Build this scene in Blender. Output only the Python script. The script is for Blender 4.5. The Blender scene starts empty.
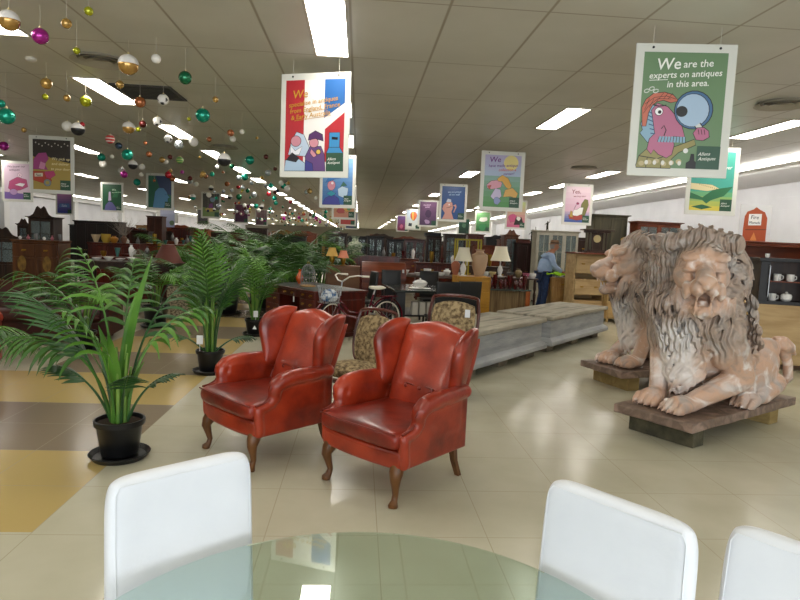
import bpy, bmesh, math, random
from mathutils import Vector, Matrix, noise
SC = bpy.context.scene
COL = SC.collection
PI = math.pi
# ---------------------------------------------------------------- camera
YAW, PITCH, ROLL, FPX = math.radians(4.1), math.radians(5.55), 0.042, 600.0
_fw = Vector((math.sin(YAW)*math.cos(PITCH), math.cos(YAW)*math.cos(PITCH), -math.sin(PITCH)))
_r0 = Vector((math.cos(YAW), -math.sin(YAW), 0)); _u0 = _r0.cross(_fw)
_rt = _r0*math.cos(ROLL)+_u0*math.sin(ROLL); _up = -_r0*math.sin(ROLL)+_u0*math.cos(ROLL)
EYE = Vector((0, 0, 1.6))
cd = bpy.data.cameras.new('camera'); cam = bpy.data.objects.new('camera', cd); COL.objects.link(cam)
cd.sensor_fit = 'HORIZONTAL'; cd.sensor_width = 36.0; cd.lens = 36.0*FPX/800; cd.clip_start = .05; cd.clip_end = 300
m = Matrix((( _rt.x, _up.x, -_fw.x, 0), (_rt.y, _up.y, -_fw.y, 0), (_rt.z, _up.z, -_fw.z, 1.6), (0, 0, 0, 1)))
cam.matrix_world = m
SC.camera = cam
# ---------------------------------------------------------------- world, daylight, exposure
SC.view_settings.view_transform = 'Standard'; SC.view_settings.look = 'None'
SC.view_settings.gamma = 1.0; SC.view_settings.use_curve_mapping = False
SC.view_settings.exposure = 0.48
w = bpy.data.worlds.new('world'); SC.world = w; w.use_nodes = True
w.node_tree.nodes['Background'].inputs[0].default_value = (.75, .85, 1, 1)
w.node_tree.nodes['Background'].inputs[1].default_value = 0.6
# daylight through the shopfront glazing behind the photographer
def area(name, loc, rot, sx, sy, e, col):
    l = bpy.data.lights.new(name, 'AREA'); l.shape = 'RECTANGLE'; l.size = sx; l.size_y = sy; l.energy = e; l.color = col
    o = bpy.data.objects.new(name, l); o.location = loc; o.rotation_euler = rot; COL.objects.link(o); return o
area('shopfront_daylight', (0, -4.7, 1.6), (PI/2, 0, 0), 11, 2.2, 350, (.90, .95, 1))
LIGHT_E = 12.5      # strength of the fluorescent diffusers
# ---------------------------------------------------------------- helpers
def ray(px, py): return _fw*FPX + _rt*(px-400) - _up*(py-300)
def atz(px, py, z=0.0):
    d = ray(px, py); return EYE + d*((z-EYE.z)/d.z)
def atY(px, py, Y):
    d = ray(px, py); return EYE + d*(Y/d.y)
def lin(h):
    if isinstance(h, str):
        h = h.lstrip('#'); h = [int(h[i:i+2], 16)/255 for i in (0, 2, 4)]
    return tuple((c/12.92 if c <= .04045 else ((c+.055)/1.055)**2.4) for c in h)+(1,)
def mat(name, c, c2=None, scale=6, rough=.5, metal=0, bump=0, bscale=None, coat=0, wood=0, trans=0, emis=None, est=1, spec=.5, stretch=None, c3=None, ior=1.45, sheen=0, sub=0, alpha=None, lo=.35, hi=.65, dist=0, detail=4):
    M_ = bpy.data.materials.new(name); M_.use_nodes = True
    nt = M_.node_tree; N = nt.nodes; L = nt.links; b = N['Principled BSDF']
    b.inputs['Roughness'].default_value = rough; b.inputs['Metallic'].default_value = metal
    b.inputs['Base Color'].default_value = lin(c); b.inputs['Coat Weight'].default_value = coat
    b.inputs['Coat Roughness'].default_value = .12
    b.inputs['Specular IOR Level'].default_value = spec; b.inputs['IOR'].default_value = ior
    b.inputs['Transmission Weight'].default_value = trans; b.inputs['Sheen Weight'].default_value = sheen
    if alpha is not None: b.inputs['Alpha'].default_value = alpha
    if emis: b.inputs['Emission Color'].default_value = lin(emis); b.inputs['Emission Strength'].default_value = est
    if c2 or bump:
        tc = N.new('ShaderNodeTexCoord'); mp = N.new('ShaderNodeMapping'); L.new(tc.outputs['Object'], mp.inputs[0])
        if wood: mp.inputs['Scale'].default_value = {1: (1, 1, .12), 2: (.12, 1, 1), 3: (1, .12, 1)}[wood]
        if stretch: mp.inputs['Scale'].default_value = stretch
    if c2:
        n = N.new('ShaderNodeTexNoise'); n.inputs['Scale'].default_value = scale; n.inputs['Detail'].default_value = detail
        n.inputs['Distortion'].default_value = dist if dist else (1.5 if wood else 0)
        L.new(mp.outputs[0], n.inputs['Vector'])
        r = N.new('ShaderNodeValToRGB'); r.color_ramp.elements[0].position = lo; r.color_ramp.elements[1].position = hi
        r.color_ramp.elements[0].color = lin(c); r.color_ramp.elements[1].color = lin(c2)
        if c3:
            e = r.color_ramp.elements.new((lo+hi)/2); e.color = lin(c3)
        L.new(n.outputs['Fac'], r.inputs[0]); L.new(r.outputs[0], b.inputs['Base Color'])
    if bump:
        n2 = N.new('ShaderNodeTexNoise'); n2.inputs['Scale'].default_value = bscale or scale*3; n2.inputs['Detail'].default_value = 5
        L.new(mp.outputs[0], n2.inputs['Vector'])
        bp = N.new('ShaderNodeBump'); bp.inputs['Strength'].default_value = bump; bp.inputs['Distance'].default_value = .01
        L.new(n2.outputs['Fac'], bp.inputs['Height']); L.new(bp.outputs[0], b.inputs['Normal'])
    return M_
_flat = {}
def flat(c, rough=.5, metal=0):
    k = (c, rough, metal)
    if k not in _flat: _flat[k] = mat('paint_'+c.strip('#'), c, rough=rough, metal=metal)
    return _flat[k]
def tag(o, label=None, cat=None, group=None, kind=None):
    if label: o['label'] = label
    if cat: o['category'] = cat
    if group: o['group'] = group
    if kind: o['kind'] = kind
    return o
def thing(name, label, cat, loc=(0, 0, 0), rz=0, group=None):
    o = bpy.data.objects.new(name, None); COL.objects.link(o); o.empty_display_size = .1
    o.location = loc; o.rotation_euler = (0, 0, rz); return tag(o, label, cat, group)
def basis(d, up=Vector((0, 0, 1))):
    d = d.normalized(); s = up.cross(d)
    if s.length < 1e-4: s = Vector((1, 0, 0)).cross(d)
    s.normalize(); return s, d.cross(s), d
class MB:
    def __init__(s): s.v = []; s.f = []; s.mi = []; s.cur = 0; s.M = None
    def add(s, vs, fs):
        o = len(s.v)
        s.v += [tuple(s.M @ Vector(p)) if s.M else tuple(p) for p in vs]
        s.f += [tuple(i+o for i in f) for f in fs]; s.mi += [s.cur]*len(fs); return s
    def box(s, c, d, rz=0, taper=1.0, R=None):
        hx, hy, hz = d[0]/2, d[1]/2, d[2]/2
        R = R or Matrix.Rotation(rz, 3, 'Z'); c = Vector(c)
        vs = []
        for z in (-1, 1):
            t = 1 if z < 0 else taper
            for x, y in ((-1, -1), (1, -1), (1, 1), (-1, 1)): vs.append(c + R @ Vector((x*hx*t, y*hy*t, z*hz)))
        return s.add(vs, [(3, 2, 1, 0), (4, 5, 6, 7), (0, 1, 5, 4), (1, 2, 6, 5), (2, 3, 7, 6), (3, 0, 4, 7)])
    def b2(s, x0, x1, y0, y1, z0, z1): return s.box(((x0+x1)/2, (y0+y1)/2, (z0+z1)/2), (x1-x0, y1-y0, z1-z0))
    def loft(s, loops, caps=True, wrap=False):
        n = len(loops[0]); vs = [p for l in loops for p in l]; fs = []
        K = len(loops)
        for k in range(K if wrap else K-1):
            a, b = k*n, ((k+1) % K)*n
            for i in range(n):
                j = (i+1) % n; fs.append((a+i, a+j, b+j, b+i))
        if caps and not wrap:
            fs.append(tuple(range(n))[::-1]); fs.append(tuple((K-1)*n+i for i in range(n)))
        return s.add(vs, fs)
    def tube(s, pts, r, n=8, wrap=False, flat=1.0, up=Vector((0, 0, 1)), caps=True):
        pts = [Vector(p) for p in pts]; K = len(pts)
        if not hasattr(r, '__len__'): r = [r]*K
        loops = []; prev = None
        for k, p in enumerate(pts):
            if wrap: d = pts[(k+1) % K]-pts[k-1]
            else: d = pts[min(k+1, K-1)]-pts[max(k-1, 0)]
            if d.length < 1e-9: d = Vector((0, 0, 1))
            if prev is None: a, b, d = basis(d, up)
            else:
                d = d.normalized(); a = prev-d*prev.dot(d)
                if a.length < 1e-6: a = basis(d)[0]
                a.normalize(); b = d.cross(a)
            prev = a
            loops.append([p+(a*math.cos(2*PI*i/n)+b*math.sin(2*PI*i/n)*flat)*r[k] for i in range(n)])
        return s.loft(loops, caps, wrap)
    def lathe(s, prof, c=(0, 0, 0), n=20, caps=True):
        loops = [[(c[0]+r*math.cos(2*PI*i/n), c[1]+r*math.sin(2*PI*i/n), c[2]+z) for i in range(n)] for r, z in prof]
        return s.loft(loops, caps)
    def ell(s, c, r, R=None, n=14, m_=9):
        if not hasattr(r, '__len__'): r = (r, r, r)
        c = Vector(c); vs = [c+(R @ Vector((0, 0, -r[2])) if R else Vector((0, 0, -r[2])))]
        for k in range(1, m_):
            t = -PI/2+PI*k/m_
            for i in range(n):
                a = 2*PI*i/n; q = Vector((r[0]*math.cos(t)*math.cos(a), r[1]*math.cos(t)*math.sin(a), r[2]*math.sin(t)))
                vs.append(c+(R @ q if R else q))
        vs.append(c+(R @ Vector((0, 0, r[2])) if R else Vector((0, 0, r[2]))))
        fs = [(0, 1+(i+1) % n, 1+i) for i in range(n)]
        for k in range(m_-2):
            for i in range(n):
                a = 1+k*n; j = (i+1) % n; fs.append((a+i, a+j, a+n+j, a+n+i))
        a = 1+(m_-2)*n; fs += [(a+i, a+(i+1) % n, len(vs)-1) for i in range(n)]
        return s.add(vs, fs)
    def cap(s, a, b, ra, rb, n=12):     # tapered capsule
        a = Vector(a); b = Vector(b); d = b-a; x, y, z = basis(d); L = d.length; loops = []
        for k in range(1, 5): t = -PI/2+PI/2*k/5; loops.append((a+z*ra*math.sin(t), ra*math.cos(t)))
        loops += [(a, ra), (b, rb)]
        for k in range(1, 5): t = PI/2*k/5; loops.append((b+z*rb*math.sin(t), rb*math.cos(t)))
        return s.loft([[p+(x*math.cos(2*PI*i/n)+y*math.sin(2*PI*i/n))*r for i in range(n)] for p, r in loops])
    def slab(s, P, T, nu=16, nv=16, e=.5, pw=4):   # closed pillow around surface P(u,v), half thickness T, rounded edges
        us = [-math.cos(PI*i/nu) for i in range(nu+1)]; vs_ = [-math.cos(PI*i/nv) for i in range(nv+1)]
        top = []; bot = []; h = 1e-3
        for v in vs_:
            for u in us:
                p = Vector(P(u, v)); uu = max(-1+h, min(1-h, u)); vv = max(-1+h, min(1-h, v))
                du = Vector(P(uu+h, vv))-Vector(P(uu-h, vv)); dv = Vector(P(uu, vv+h))-Vector(P(uu, vv-h))
                nn = du.cross(dv); nn = nn.normalized() if nn.length > 1e-12 else Vector((0, 0, 1))
                t = (T(u, v) if callable(T) else T)*((max(0, 1-u**pw))**e)*((max(0, 1-v**pw))**e)
                top.append(p+nn*t); bot.append(p-nn*t)
        W = nu+1; n = len(top); fs = []
        for j in range(nv):
            for i in range(nu):
                a = j*W+i; fs.append((a, a+1, a+W+1, a+W)); fs.append((n+a, n+a+W, n+a+W+1, n+a+1))
        for i in range(nu):
            fs.append((i, n+i, n+i+1, i+1)); a = nv*W+i; fs.append((a, a+1, n+a+1, n+a))
        for j in range(nv):
            a = j*W; fs.append((a, a+W, n+a+W, n+a)); a = j*W+nu; fs.append((a, n+a, n+a+W, a+W))
        return s.add(top+bot, fs)
    def poly(s, pts): return s.add(pts, [tuple(range(len(pts)))])
    def build(s, name, mats, parent=None, bevel=0, sub=0, sharp=38, merge=True, loc=None, rz=0, remesh=0, smooth=0, seg=2):
        me = bpy.data.meshes.new(name); me.from_pydata(s.v, [], s.f)
        if not isinstance(mats, (list, tuple)): mats = [mats]
        for q in mats: me.materials.append(q)
        me.polygons.foreach_set('material_index', s.mi)
        bm = bmesh.new(); bm.from_mesh(me)
        if merge: bmesh.ops.remove_doubles(bm, verts=bm.verts, dist=1e-5)
        bmesh.ops.recalc_face_normals(bm, faces=bm.faces)
        bm.to_mesh(me); bm.free()
        o = bpy.data.objects.new(name, me); COL.objects.link(o)
        if parent: o.parent = parent
        if loc: o.location = loc
        o.rotation_euler.z = rz
        if remesh:
            r = o.modifiers.new('r', 'REMESH'); r.mode = 'VOXEL'; r.voxel_size = remesh; r.use_smooth_shade = True
            if smooth: q = o.modifiers.new('s', 'SMOOTH'); q.iterations = smooth; q.factor = .5
            bake(o)
        if sub: q = o.modifiers.new('u', 'SUBSURF'); q.levels = q.render_levels = sub
        if bevel: q = o.modifiers.new('b', 'BEVEL'); q.width = bevel; q.segments = seg; q.limit_method = 'ANGLE'
        for p in o.data.polygons: p.use_smooth = True
        if not remesh and not sub: o.data.set_sharp_from_angle(angle=math.radians(sharp))
        return o
def bake(o):
    dg = bpy.context.evaluated_depsgraph_get(); dg.update()
    old = o.data; me = bpy.data.meshes.new_from_object(o.evaluated_get(dg)); o.modifiers.clear()
    me.name = old.name; o.data = me
def copy_tree(o, parent=None):
    c = o.copy(); COL.objects.link(c)
    if parent: c.parent = parent; c.matrix_parent_inverse = Matrix()
    for ch in [q for q in CH.get(o.name, []) or o.children]: copy_tree(ch, c)
    return c
CH = {}
def dup(o, label, loc, rz=None, scale=None):
    c = copy_tree(o); c['label'] = label; c.location = loc
    if rz is not None: c.rotation_euler = (0, 0, rz)
    if scale is not None: c.scale = scale if hasattr(scale, '__len__') else (scale,)*3
    return c
def text_obj(parent, body, size, loc, mats, rot=(PI/2, 0, 0), shear=.15, ext=.0008, off=0, name='lettering', align='LEFT', sx=1.0, roll=0):
    cu = bpy.data.curves.new(name, 'FONT'); cu.body = body; cu.size = size; cu.shear = shear; cu.extrude = ext; cu.offset = off
    cu.align_x = align; cu.resolution_u = 2
    o = bpy.data.objects.new(name, cu); COL.objects.link(o)
    dg = bpy.context.evaluated_depsgraph_get(); dg.update()
    me = bpy.data.meshes.new_from_object(o.evaluated_get(dg)); bpy.data.objects.remove(o)
    me.materials.clear(); me.materials.append(mats)
    o = bpy.data.objects.new(name, me); COL.objects.link(o); o.parent = parent; o.location = loc
    o.rotation_euler = (rot[0], rot[1]-roll, rot[2]) if roll else rot
    o.scale = (sx, 1, 1)
    return o
def rnd(a, b): return random.uniform(a, b)
random.seed(7)
# ================================================================ the room
ceil_m = mat('ceiling_tile', '#cbc8bc', '#c1beb1', scale=1.2, rough=.4, bump=.15, bscale=3)
def grid_lines(M_, x0, dx, y0, dy, wx, wy, dark, base_fac=1.0):
    nt = M_.node_tree; N = nt.nodes; L = nt.links; b = N['Principled BSDF']
    g = N.new('ShaderNodeNewGeometry'); sp = N.new('ShaderNodeSeparateXYZ'); L.new(g.outputs['Position'], sp.inputs[0])
    def line(out, o, d, wd):
        a = N.new('ShaderNodeMath'); a.operation = 'SUBTRACT'; L.new(out, a.inputs[0]); a.inputs[1].default_value = o-d/2
        f_ = N.new('ShaderNodeMath'); f_.operation = 'FLOORED_MODULO'; L.new(a.outputs[0], f_.inputs[0]); f_.inputs[1].default_value = d
        c = N.new('ShaderNodeMath'); c.operation = 'SUBTRACT'; L.new(f_.outputs[0], c.inputs[0]); c.inputs[1].default_value = d/2
        ab = N.new('ShaderNodeMath'); ab.operation = 'ABSOLUTE'; L.new(c.outputs[0], ab.inputs[0])
        lt = N.new('ShaderNodeMapRange'); L.new(ab.outputs[0], lt.inputs[0]); lt.inputs[1].default_value = wd*.4; lt.inputs[2].default_value = wd
        lt.inputs[3].default_value = 1; lt.inputs[4].default_value = 0; return lt.outputs[0]
    a = line(sp.outputs[0], x0, dx, wx); c = line(sp.outputs[1], y0, dy, wy)
    mx = N.new('ShaderNodeMath'); mx.operation = 'MAXIMUM'; L.new(a, mx.inputs[0]); L.new(c, mx.inputs[1])
    mix = N.new('ShaderNodeMixRGB'); L.new(mx.outputs[0], mix.inputs[0])
    src = b.inputs['Base Color'].links[0].from_socket if b.inputs['Base Color'].links else None
    if src: L.new(src, mix.inputs[1])
    else: mix.inputs[1].default_value = b.inputs['Base Color'].default_value
    mix.inputs[2].default_value = lin(dark); L.new(mix.outputs[0], b.inputs['Base Color'])
    return mx
grid_lines(ceil_m, -.12, .68, 4.19, 1.305, .014, .010, '#9a907d')
# floor: cream vinyl with a mustard and taupe banded field on the left
floor_m = mat('vinyl_floor', '#c2bea8', '#b6b29b', scale=1.6, rough=.2, bump=.05, bscale=9, spec=.4)
nt = floor_m.node_tree; N = nt.nodes; L = nt.links; b = N['Principled BSDF']
g = N.new('ShaderNodeNewGeometry'); sp = N.new('ShaderNodeSeparateXYZ'); L.new(g.outputs['Position'], sp.inputs[0])
def mth(op, a, v=None, w_=None):
    q = N.new('ShaderNodeMath'); q.operation = op
    for i, x in enumerate((a, v, w_)):
        if x is None: continue
        if hasattr(x, 'is_linked'): L.new(x, q.inputs[i])
        else: q.inputs[i].default_value = x
    return q.outputs[0]
cream = b.inputs['Base Color'].links[0].from_socket
band = mth('GREATER_THAN', mth('FLOORED_MODULO', mth('SUBTRACT', sp.outputs[1], 4.35), 2.47), 1.235)
nz = N.new('ShaderNodeTexNoise'); nz.inputs['Scale'].default_value = 1.1; nz.inputs['Detail'].default_value = 5
def cramp(c1, c2):
    r = N.new('ShaderNodeValToRGB'); r.color_ramp.elements[0].position = .35; r.color_ramp.elements[1].position = .65
    r.color_ramp.elements[0].color = lin(c1); r.color_ramp.elements[1].color = lin(c2); L.new(nz.outputs['Fac'], r.inputs[0]); return r.outputs[0]
yel = cramp('#c2ab70', '#b59e64'); tau = cramp('#948671', '#877965')
mixb = N.new('ShaderNodeMixRGB'); L.new(band, mixb.inputs[0]); L.new(tau, mixb.inputs[1]); L.new(yel, mixb.inputs[2])
in1 = mth('LESS_THAN', sp.outputs[0], -1.66)
in2 = mth('MAXIMUM', mth('LESS_THAN', sp.outputs[1], 6.82), mth('GREATER_THAN', sp.outputs[0], -3.5))
in3 = mth('MULTIPLY', mth('GREATER_THAN', sp.outputs[1], 3.14), mth('LESS_THAN', sp.outputs[1], 16.7))
reg = mth('MULTIPLY', mth('MULTIPLY', in1, in2), in3)
mixc = N.new('ShaderNodeMixRGB'); L.new(reg, mixc.inputs[0]); L.new(cream, mixc.inputs[1]); L.new(mixb.outputs[0], mixc.inputs[2])
# soft scuffs
n3 = N.new('ShaderNodeTexNoise'); n3.inputs['Scale'].default_value = 7; n3.inputs['Detail'].default_value = 8; n3.inputs['Roughness'].default_value = .75
mr = N.new('ShaderNodeMapRange'); L.new(n3.outputs['Fac'], mr.inputs[0]); mr.inputs[1].default_value = .66; mr.inputs[2].default_value = .78
mixs = N.new('ShaderNodeMixRGB'); L.new(mth('MULTIPLY', mr.outputs[0], .45), mixs.inputs[0]); L.new(mixc.outputs[0], mixs.inputs[1]); mixs.inputs[2].default_value = lin('#7d7156')
L.new(mixs.outputs[0], b.inputs['Base Color'])
grid_lines(floor_m, -1.66, .605, 4.35, .617, .003, .003, '#a59c84')
wall_m = mat('painted_brick', '#d9dade', '#cfd0d4', scale=1.5, rough=.75)
nt = wall_m.node_tree; bk = nt.nodes.new('ShaderNodeTexBrick'); tc = nt.nodes.new('ShaderNodeTexCoord'); mp = nt.nodes.new('ShaderNodeMapping')
mp.inputs['Rotation'].default_value = (PI/2, 0, PI/2)
nt.links.new(tc.outputs['Object'], mp.inputs[0]); nt.links.new(mp.outputs[0], bk.inputs[0]); bk.inputs['Scale'].default_value = 2.2
bk.inputs['Mortar Size'].default_value = .012
bp = nt.nodes.new('ShaderNodeBump'); bp.inputs['Strength'].default_value = .5; bp.inputs['Distance'].default_value = .01; bp.invert = True
nt.links.new(bk.outputs['Fac'], bp.inputs['Height']); nt.links.new(bp.outputs[0], nt.nodes['Principled BSDF'].inputs['Normal'])
white_m = mat('white_paint', '#dadada', rough=.6); trim_m = mat('grey_trim', '#8f8a80', rough=.6)
XL, XR0, XRS, YF, YB = -15.6, 7.5, .035, 84.0, -5.0      # the right wall runs very slightly outwards
def wallx(Y): return XR0+XRS*Y
def struct(name, mb, mt, **k): return tag(mb.build(name, mt, **k), kind='structure')
q = MB(); q.b2(XL-.3, wallx(YF)+.3, YB-.3, YF+.3, -.12, 0); struct('floor', q, floor_m)
q = MB(); q.b2(XL-.3, wallx(YF)+.3, YB-.3, YF+.3, 3.2, 3.3); struct('ceiling', q, ceil_m)
q = MB(); q.b2(XL-.2, XL, YB, YF, 0, 3.2); struct('wall_left', q, wall_m)
q = MB(); q.b2(XL-.2, wallx(YF), YF, YF+.2, 0, 3.2); struct('wall_far', q, mat('far_wall_paint', '#8f897b', rough=.7))
q = MB(); q.loft([[(wallx(y), y, 0), (wallx(y)+.2, y, 0), (wallx(y)+.2, y, 3.2), (wallx(y), y, 3.2)] for y in (YB, YF)]); struct('wall_right', q, wall_m)
q = MB()
for x0, x1, z0, z1 in ((XL, -6.2, 0, 3.2), (6.2, wallx(YB)+.1, 0, 3.2), (-6.2, 6.2, 0, .35), (-6.2, 6.2, 2.75, 3.2)): q.b2(x0, x1, YB-.2, YB, z0, z1)
struct('wall_front', q, white_m)
q = MB()
for x in (-6.15, -3.1, 0, 3.1, 6.15): q.b2(x-.05, x+.05, YB-.12, YB-.04, .35, 2.75)
for z in (.38, 2.72): q.b2(-6.2, 6.2, YB-.12, YB-.04, z-.03, z+.03)
struct('window_1', q, trim_m)
# shallow bulkhead with cove above the right wall, pilasters on both walls
q = MB(); q.loft([[(wallx(y)-.02, y, 2.98), (wallx(y), y, 2.98), (wallx(y), y, 3.2), (wallx(y)-.42, y, 3.2), (wallx(y)-.42, y, 3.16)] for y in (YB, YF)]); struct('trim_1', q, white_m)
q = MB(); q.b2(XL, XL+.35, YB, YF, 3.0, 3.2); struct('trim_2', q, white_m)
for i, y in enumerate((21, 30, 39, 48, 57)):
    q = MB(); q.b2(wallx(y)-.3, wallx(y)+.02, y-.2, y+.2, 0, 3.2); struct('trim_%d' % (3+i), q, white_m)
for i, y in enumerate((27.5, 34, 40.5, 47)):
    q = MB(); q.b2(XL-.02, XL+.25, y-.2, y+.2, 0, 3.0); struct('trim_%d' % (8+i), q, white_m)
# skirting
q = MB(); q.b2(XL, XL+.02, YB, YF, 0, .12); struct('baseboard_left', q, trim_m)
q = MB(); q.loft([[(wallx(y)-.02, y, 0), (wallx(y), y, 0), (wallx(y), y, .12), (wallx(y)-.02, y, .12)] for y in (YB, YF)]); struct('baseboard_right', q, trim_m)
# grey side door in the left wall
q = MB(); q.b2(XL, XL+.06, 24.0, 27.0, 0, 2.35); dr = struct('door_1', q, mat('grey_door', '#6d6f68', rough=.5))
q = MB(); q.b2(XL+.062, XL+.07, 25.9, 26.6, 1.2, 1.9); q.build('door_window', mat('door_glass', '#d9dde0', rough=.2), dr)
# ---------------------------------------------------------------- fluorescent fixtures set in the ceiling
diff_m = mat('fluorescent_diffuser', '#ffffff', emis='#fff8ee', est=LIGHT_E)
frame_m = mat('fixture_frame', '#b5ae9f', rough=.4)
q = MB(); q.b2(-.135, .135, 0, 1.25, -.006, 0)
lamp = thing('ceiling_light', 'x', 'ceiling light', (0, 0, 3.2))
q.build('diffuser', diff_m, lamp)
q = MB()
for a in (-.155, .135): q.b2(a, a+.02, -.02, 1.27, -.012, 0)
for a in (-.02, 1.25): q.b2(-.135, .135, a, a+.02, -.012, 0)
q.build('frame', frame_m, lamp)
lamp_used = False
colname = {-.29: 'middle row that runs straight down the store', 2.45: 'first sparse row right of the middle', 5.1: 'row nearest the right wall',
           -2.97: 'first row left of the middle', -5.65: 'second row left of the middle', -8.35: 'third row left of the middle', -11.0: 'row nearest the left wall'}
ordn = ['nearest the camera', 'second from the camera', 'third from the camera', 'fourth from the camera', 'fifth from the camera']
for X, y0, dy in ((-.29, 4.22, 2.61), (2.45, 6.87, 6.3), (5.1, 6.8, 2.61), (-2.97, 4.2, 2.61), (-5.65, 12.2, 6.5), (-8.35, 18.5, 5.22), (-11.0, 28.0, 7.0)):
    y = y0; k = 0
    added_ys = {-.29: [1.6], -2.97: [1.6], -5.65: [-1.0, 1.6, 4.2], -8.35: [.4, 5.0, 9.6, 13.4], -11.0: [8.0, 15.0], 5.1: [1.6, 4.2], 2.45: [.6]}[X]; ys_ = list(added_ys)  # lights added out of view, mainly to brighten the left side
    while y < YF-3: ys_.append(y); y += dy
    for y in ys_:
        off = y in added_ys; kk = k-len(added_ys)
        lab = ('fluorescent ceiling light nearer than the picture shows, %s' % colname[X]) if off else ('rectangular fluorescent ceiling light, %s, %s' % (ordn[kk], colname[X])) if kk < 5 else ('small far fluorescent ceiling light in the %s' % colname[X])
        xo = X
        if not lamp_used: o = lamp; o.location = (xo, y, 3.2); o['label'] = lab; lamp_used = True
        else: o = dup(lamp, lab, (xo, y, 3.2))
        o['group'] = 'ceiling lights, ' + colname[X]
        k += 1
# long batten strips near both side walls
strip_m = mat('batten_tube', '#ffffff', emis='#fffaf2', est=LIGHT_E*.9)
q = MB(); q.b2(-.07, .07, 0, 2.9, -.05, 0); first = None
for side, ys in (('right', [7.5+3*i for i in range(25)]), ('left', [26+3*i for i in range(19)])):
    for k, y in enumerate(ys):
        x = 6.5+.036*y if side == 'right' else -14.1
        z = 3.16 if side == 'right' else 3.19
        lab = 'long batten tube light running along the %s wall, %s' % (side, ordn[k] if k < 5 else 'in the far unbroken stretch')
        if not first:
            first = thing('batten_light', lab, 'strip light', (x, y, 3.2))
            q.build('tube', strip_m, first); q2 = MB(); q2.b2(-.1, .1, 0, 2.95, -.005, .0); q2.build('housing', white_m, first)
            o = first
        else: o = dup(first, lab, (x, y, 3.2))
        o['group'] = 'batten lights along the %s wall' % side; o.rotation_euler.z = -.036 if side == 'right' else 0
# round air vents and one square dark grille
vent_m = mat('vent_grey', '#a8a190', rough=.5); dark_m = mat('dark_gap', '#2b2925', rough=.8)
for (px, py, lab) in ((100, 59, 'round ceiling air diffuser above the baubles at upper left'), (782, 103, 'round ceiling air diffuser above the green poster at the right edge'),
                      (584, 167, 'round ceiling air diffuser between the two posters on the right'), (224, 146, 'small round ceiling air diffuser amid the baubles')):
    p = atz(px, py, 3.2); v = thing('air_diffuser', lab, 'air vent', (p.x, p.y, 3.2), group='round ceiling air diffusers')
    q = MB()
    for r in (.07, .14, .21): q.lathe([(r, -.002), (r+.045, -.03), (r+.05, -.03), (r+.012, -.002)], n=28, caps=False)
    q.build('ring', vent_m, v)
    q = MB(); q.lathe([(.20, -.004), (.20, -.001)], n=28); q.build('throat', flat('#7d7668'), v)
p = atz(150, 92, 3.2)
v = thing('return_air_grille', 'dark square return air grille in the ceiling beside the left row of lights', 'air vent', (p.x, p.y, 3.2))
q = MB(); q.b2(-.3, .3, -.3, .3, -.01, -.002); q.build('opening', dark_m, v)
q = MB()
for a, b_, c_, d_ in ((-.33, -.3, -.33, .33), (.3, .33, -.33, .33), (-.3, .3, -.33, -.3), (-.3, .3, .3, .33)): q.b2(a, b_, c_, d_, -.016, 0)
for i in range(8): q.box((0, -.26+i*.075, -.012), (.6, .006, .006))
q.build('frame', flat('#3a3731'), v)
for (px, py, lab) in ((31, 58, 'small chrome smoke detector ring on the ceiling at upper left'),):
    p = atz(px, py, 3.2); q = MB(); q.lathe([(.05, 0), (.05, -.02), (.03, -.035)], n=16)
    tag(q.build('smoke_detector', mat('detector', '#cfcabd', rough=.4), loc=(p.x, p.y, 3.2)), lab, 'smoke detector')
# ================================================================ hanging posters
PW, PH = .58, .81        # printed area
board_m = mat('poster_board', '#cfcfc6', rough=.4)
cord_m = flat('#c9c6bb', .5); black_m = flat('#15171a', .5)
def ell2(cx, cy, rx, ry, rot=0, n=22, a0=0, a1=360):
    r = math.radians(rot); out = []
    full = (a1-a0) >= 360
    for i in range(n if full else n+1):
        a = math.radians(a0+(a1-a0)*i/n); x, y = rx*math.cos(a), ry*math.sin(a)*.716
        x, y = x, ry*math.sin(a)
        out.append((cx+x*math.cos(r)-y*math.sin(r), cy+(x*math.sin(r)+y*math.cos(r))*.716))
    return out
def stroke2(pts, w):
    L_, R_ = [], []
    for i, p in enumerate(pts):
        a = pts[max(i-1, 0)]; b_ = pts[min(i+1, len(pts)-1)]; dx, dy = b_[0]-a[0], (b_[1]-a[1])/.716
        l = math.hypot(dx, dy) or 1; nx, ny = -dy/l*w, dx/l*w*.716
        L_.append((p[0]+nx, p[1]+ny)); R_.append((p[0]-nx, p[1]-ny))
    return L_+R_[::-1]
def mute(c, k=.82):
    r, g, b_ = [int(c[i:i+2], 16) for i in (1, 3, 5)]; l = .3*r+.59*g+.11*b_; return '#%02x%02x%02x' % tuple(int((l+(x-l)*k)*.93) for x in (r, g, b_))
def art(parent, layers, yoff=-.0065):
    q = MB(); cols = []
    for k, (c, pts) in enumerate(layers):
        if c not in cols: cols.append(c)
        q.cur = cols.index(c)
        q.poly([((x-.5)*PW, yoff-.00006*(k+1), (y-.5)*PH) for x, y in pts])
    me = bpy.data.meshes.new('artwork'); me.from_pydata(q.v, [], q.f)
    for c in cols: me.materials.append(flat(mute(c), .35))
    me.polygons.foreach_set('material_index', q.mi)
    o = bpy.data.objects.new('artwork', me); COL.objects.link(o); o.parent = parent
    return o
def bg(c): return (c, [(0, 0), (1, 0), (1, 1), (0, 1)])
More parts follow.
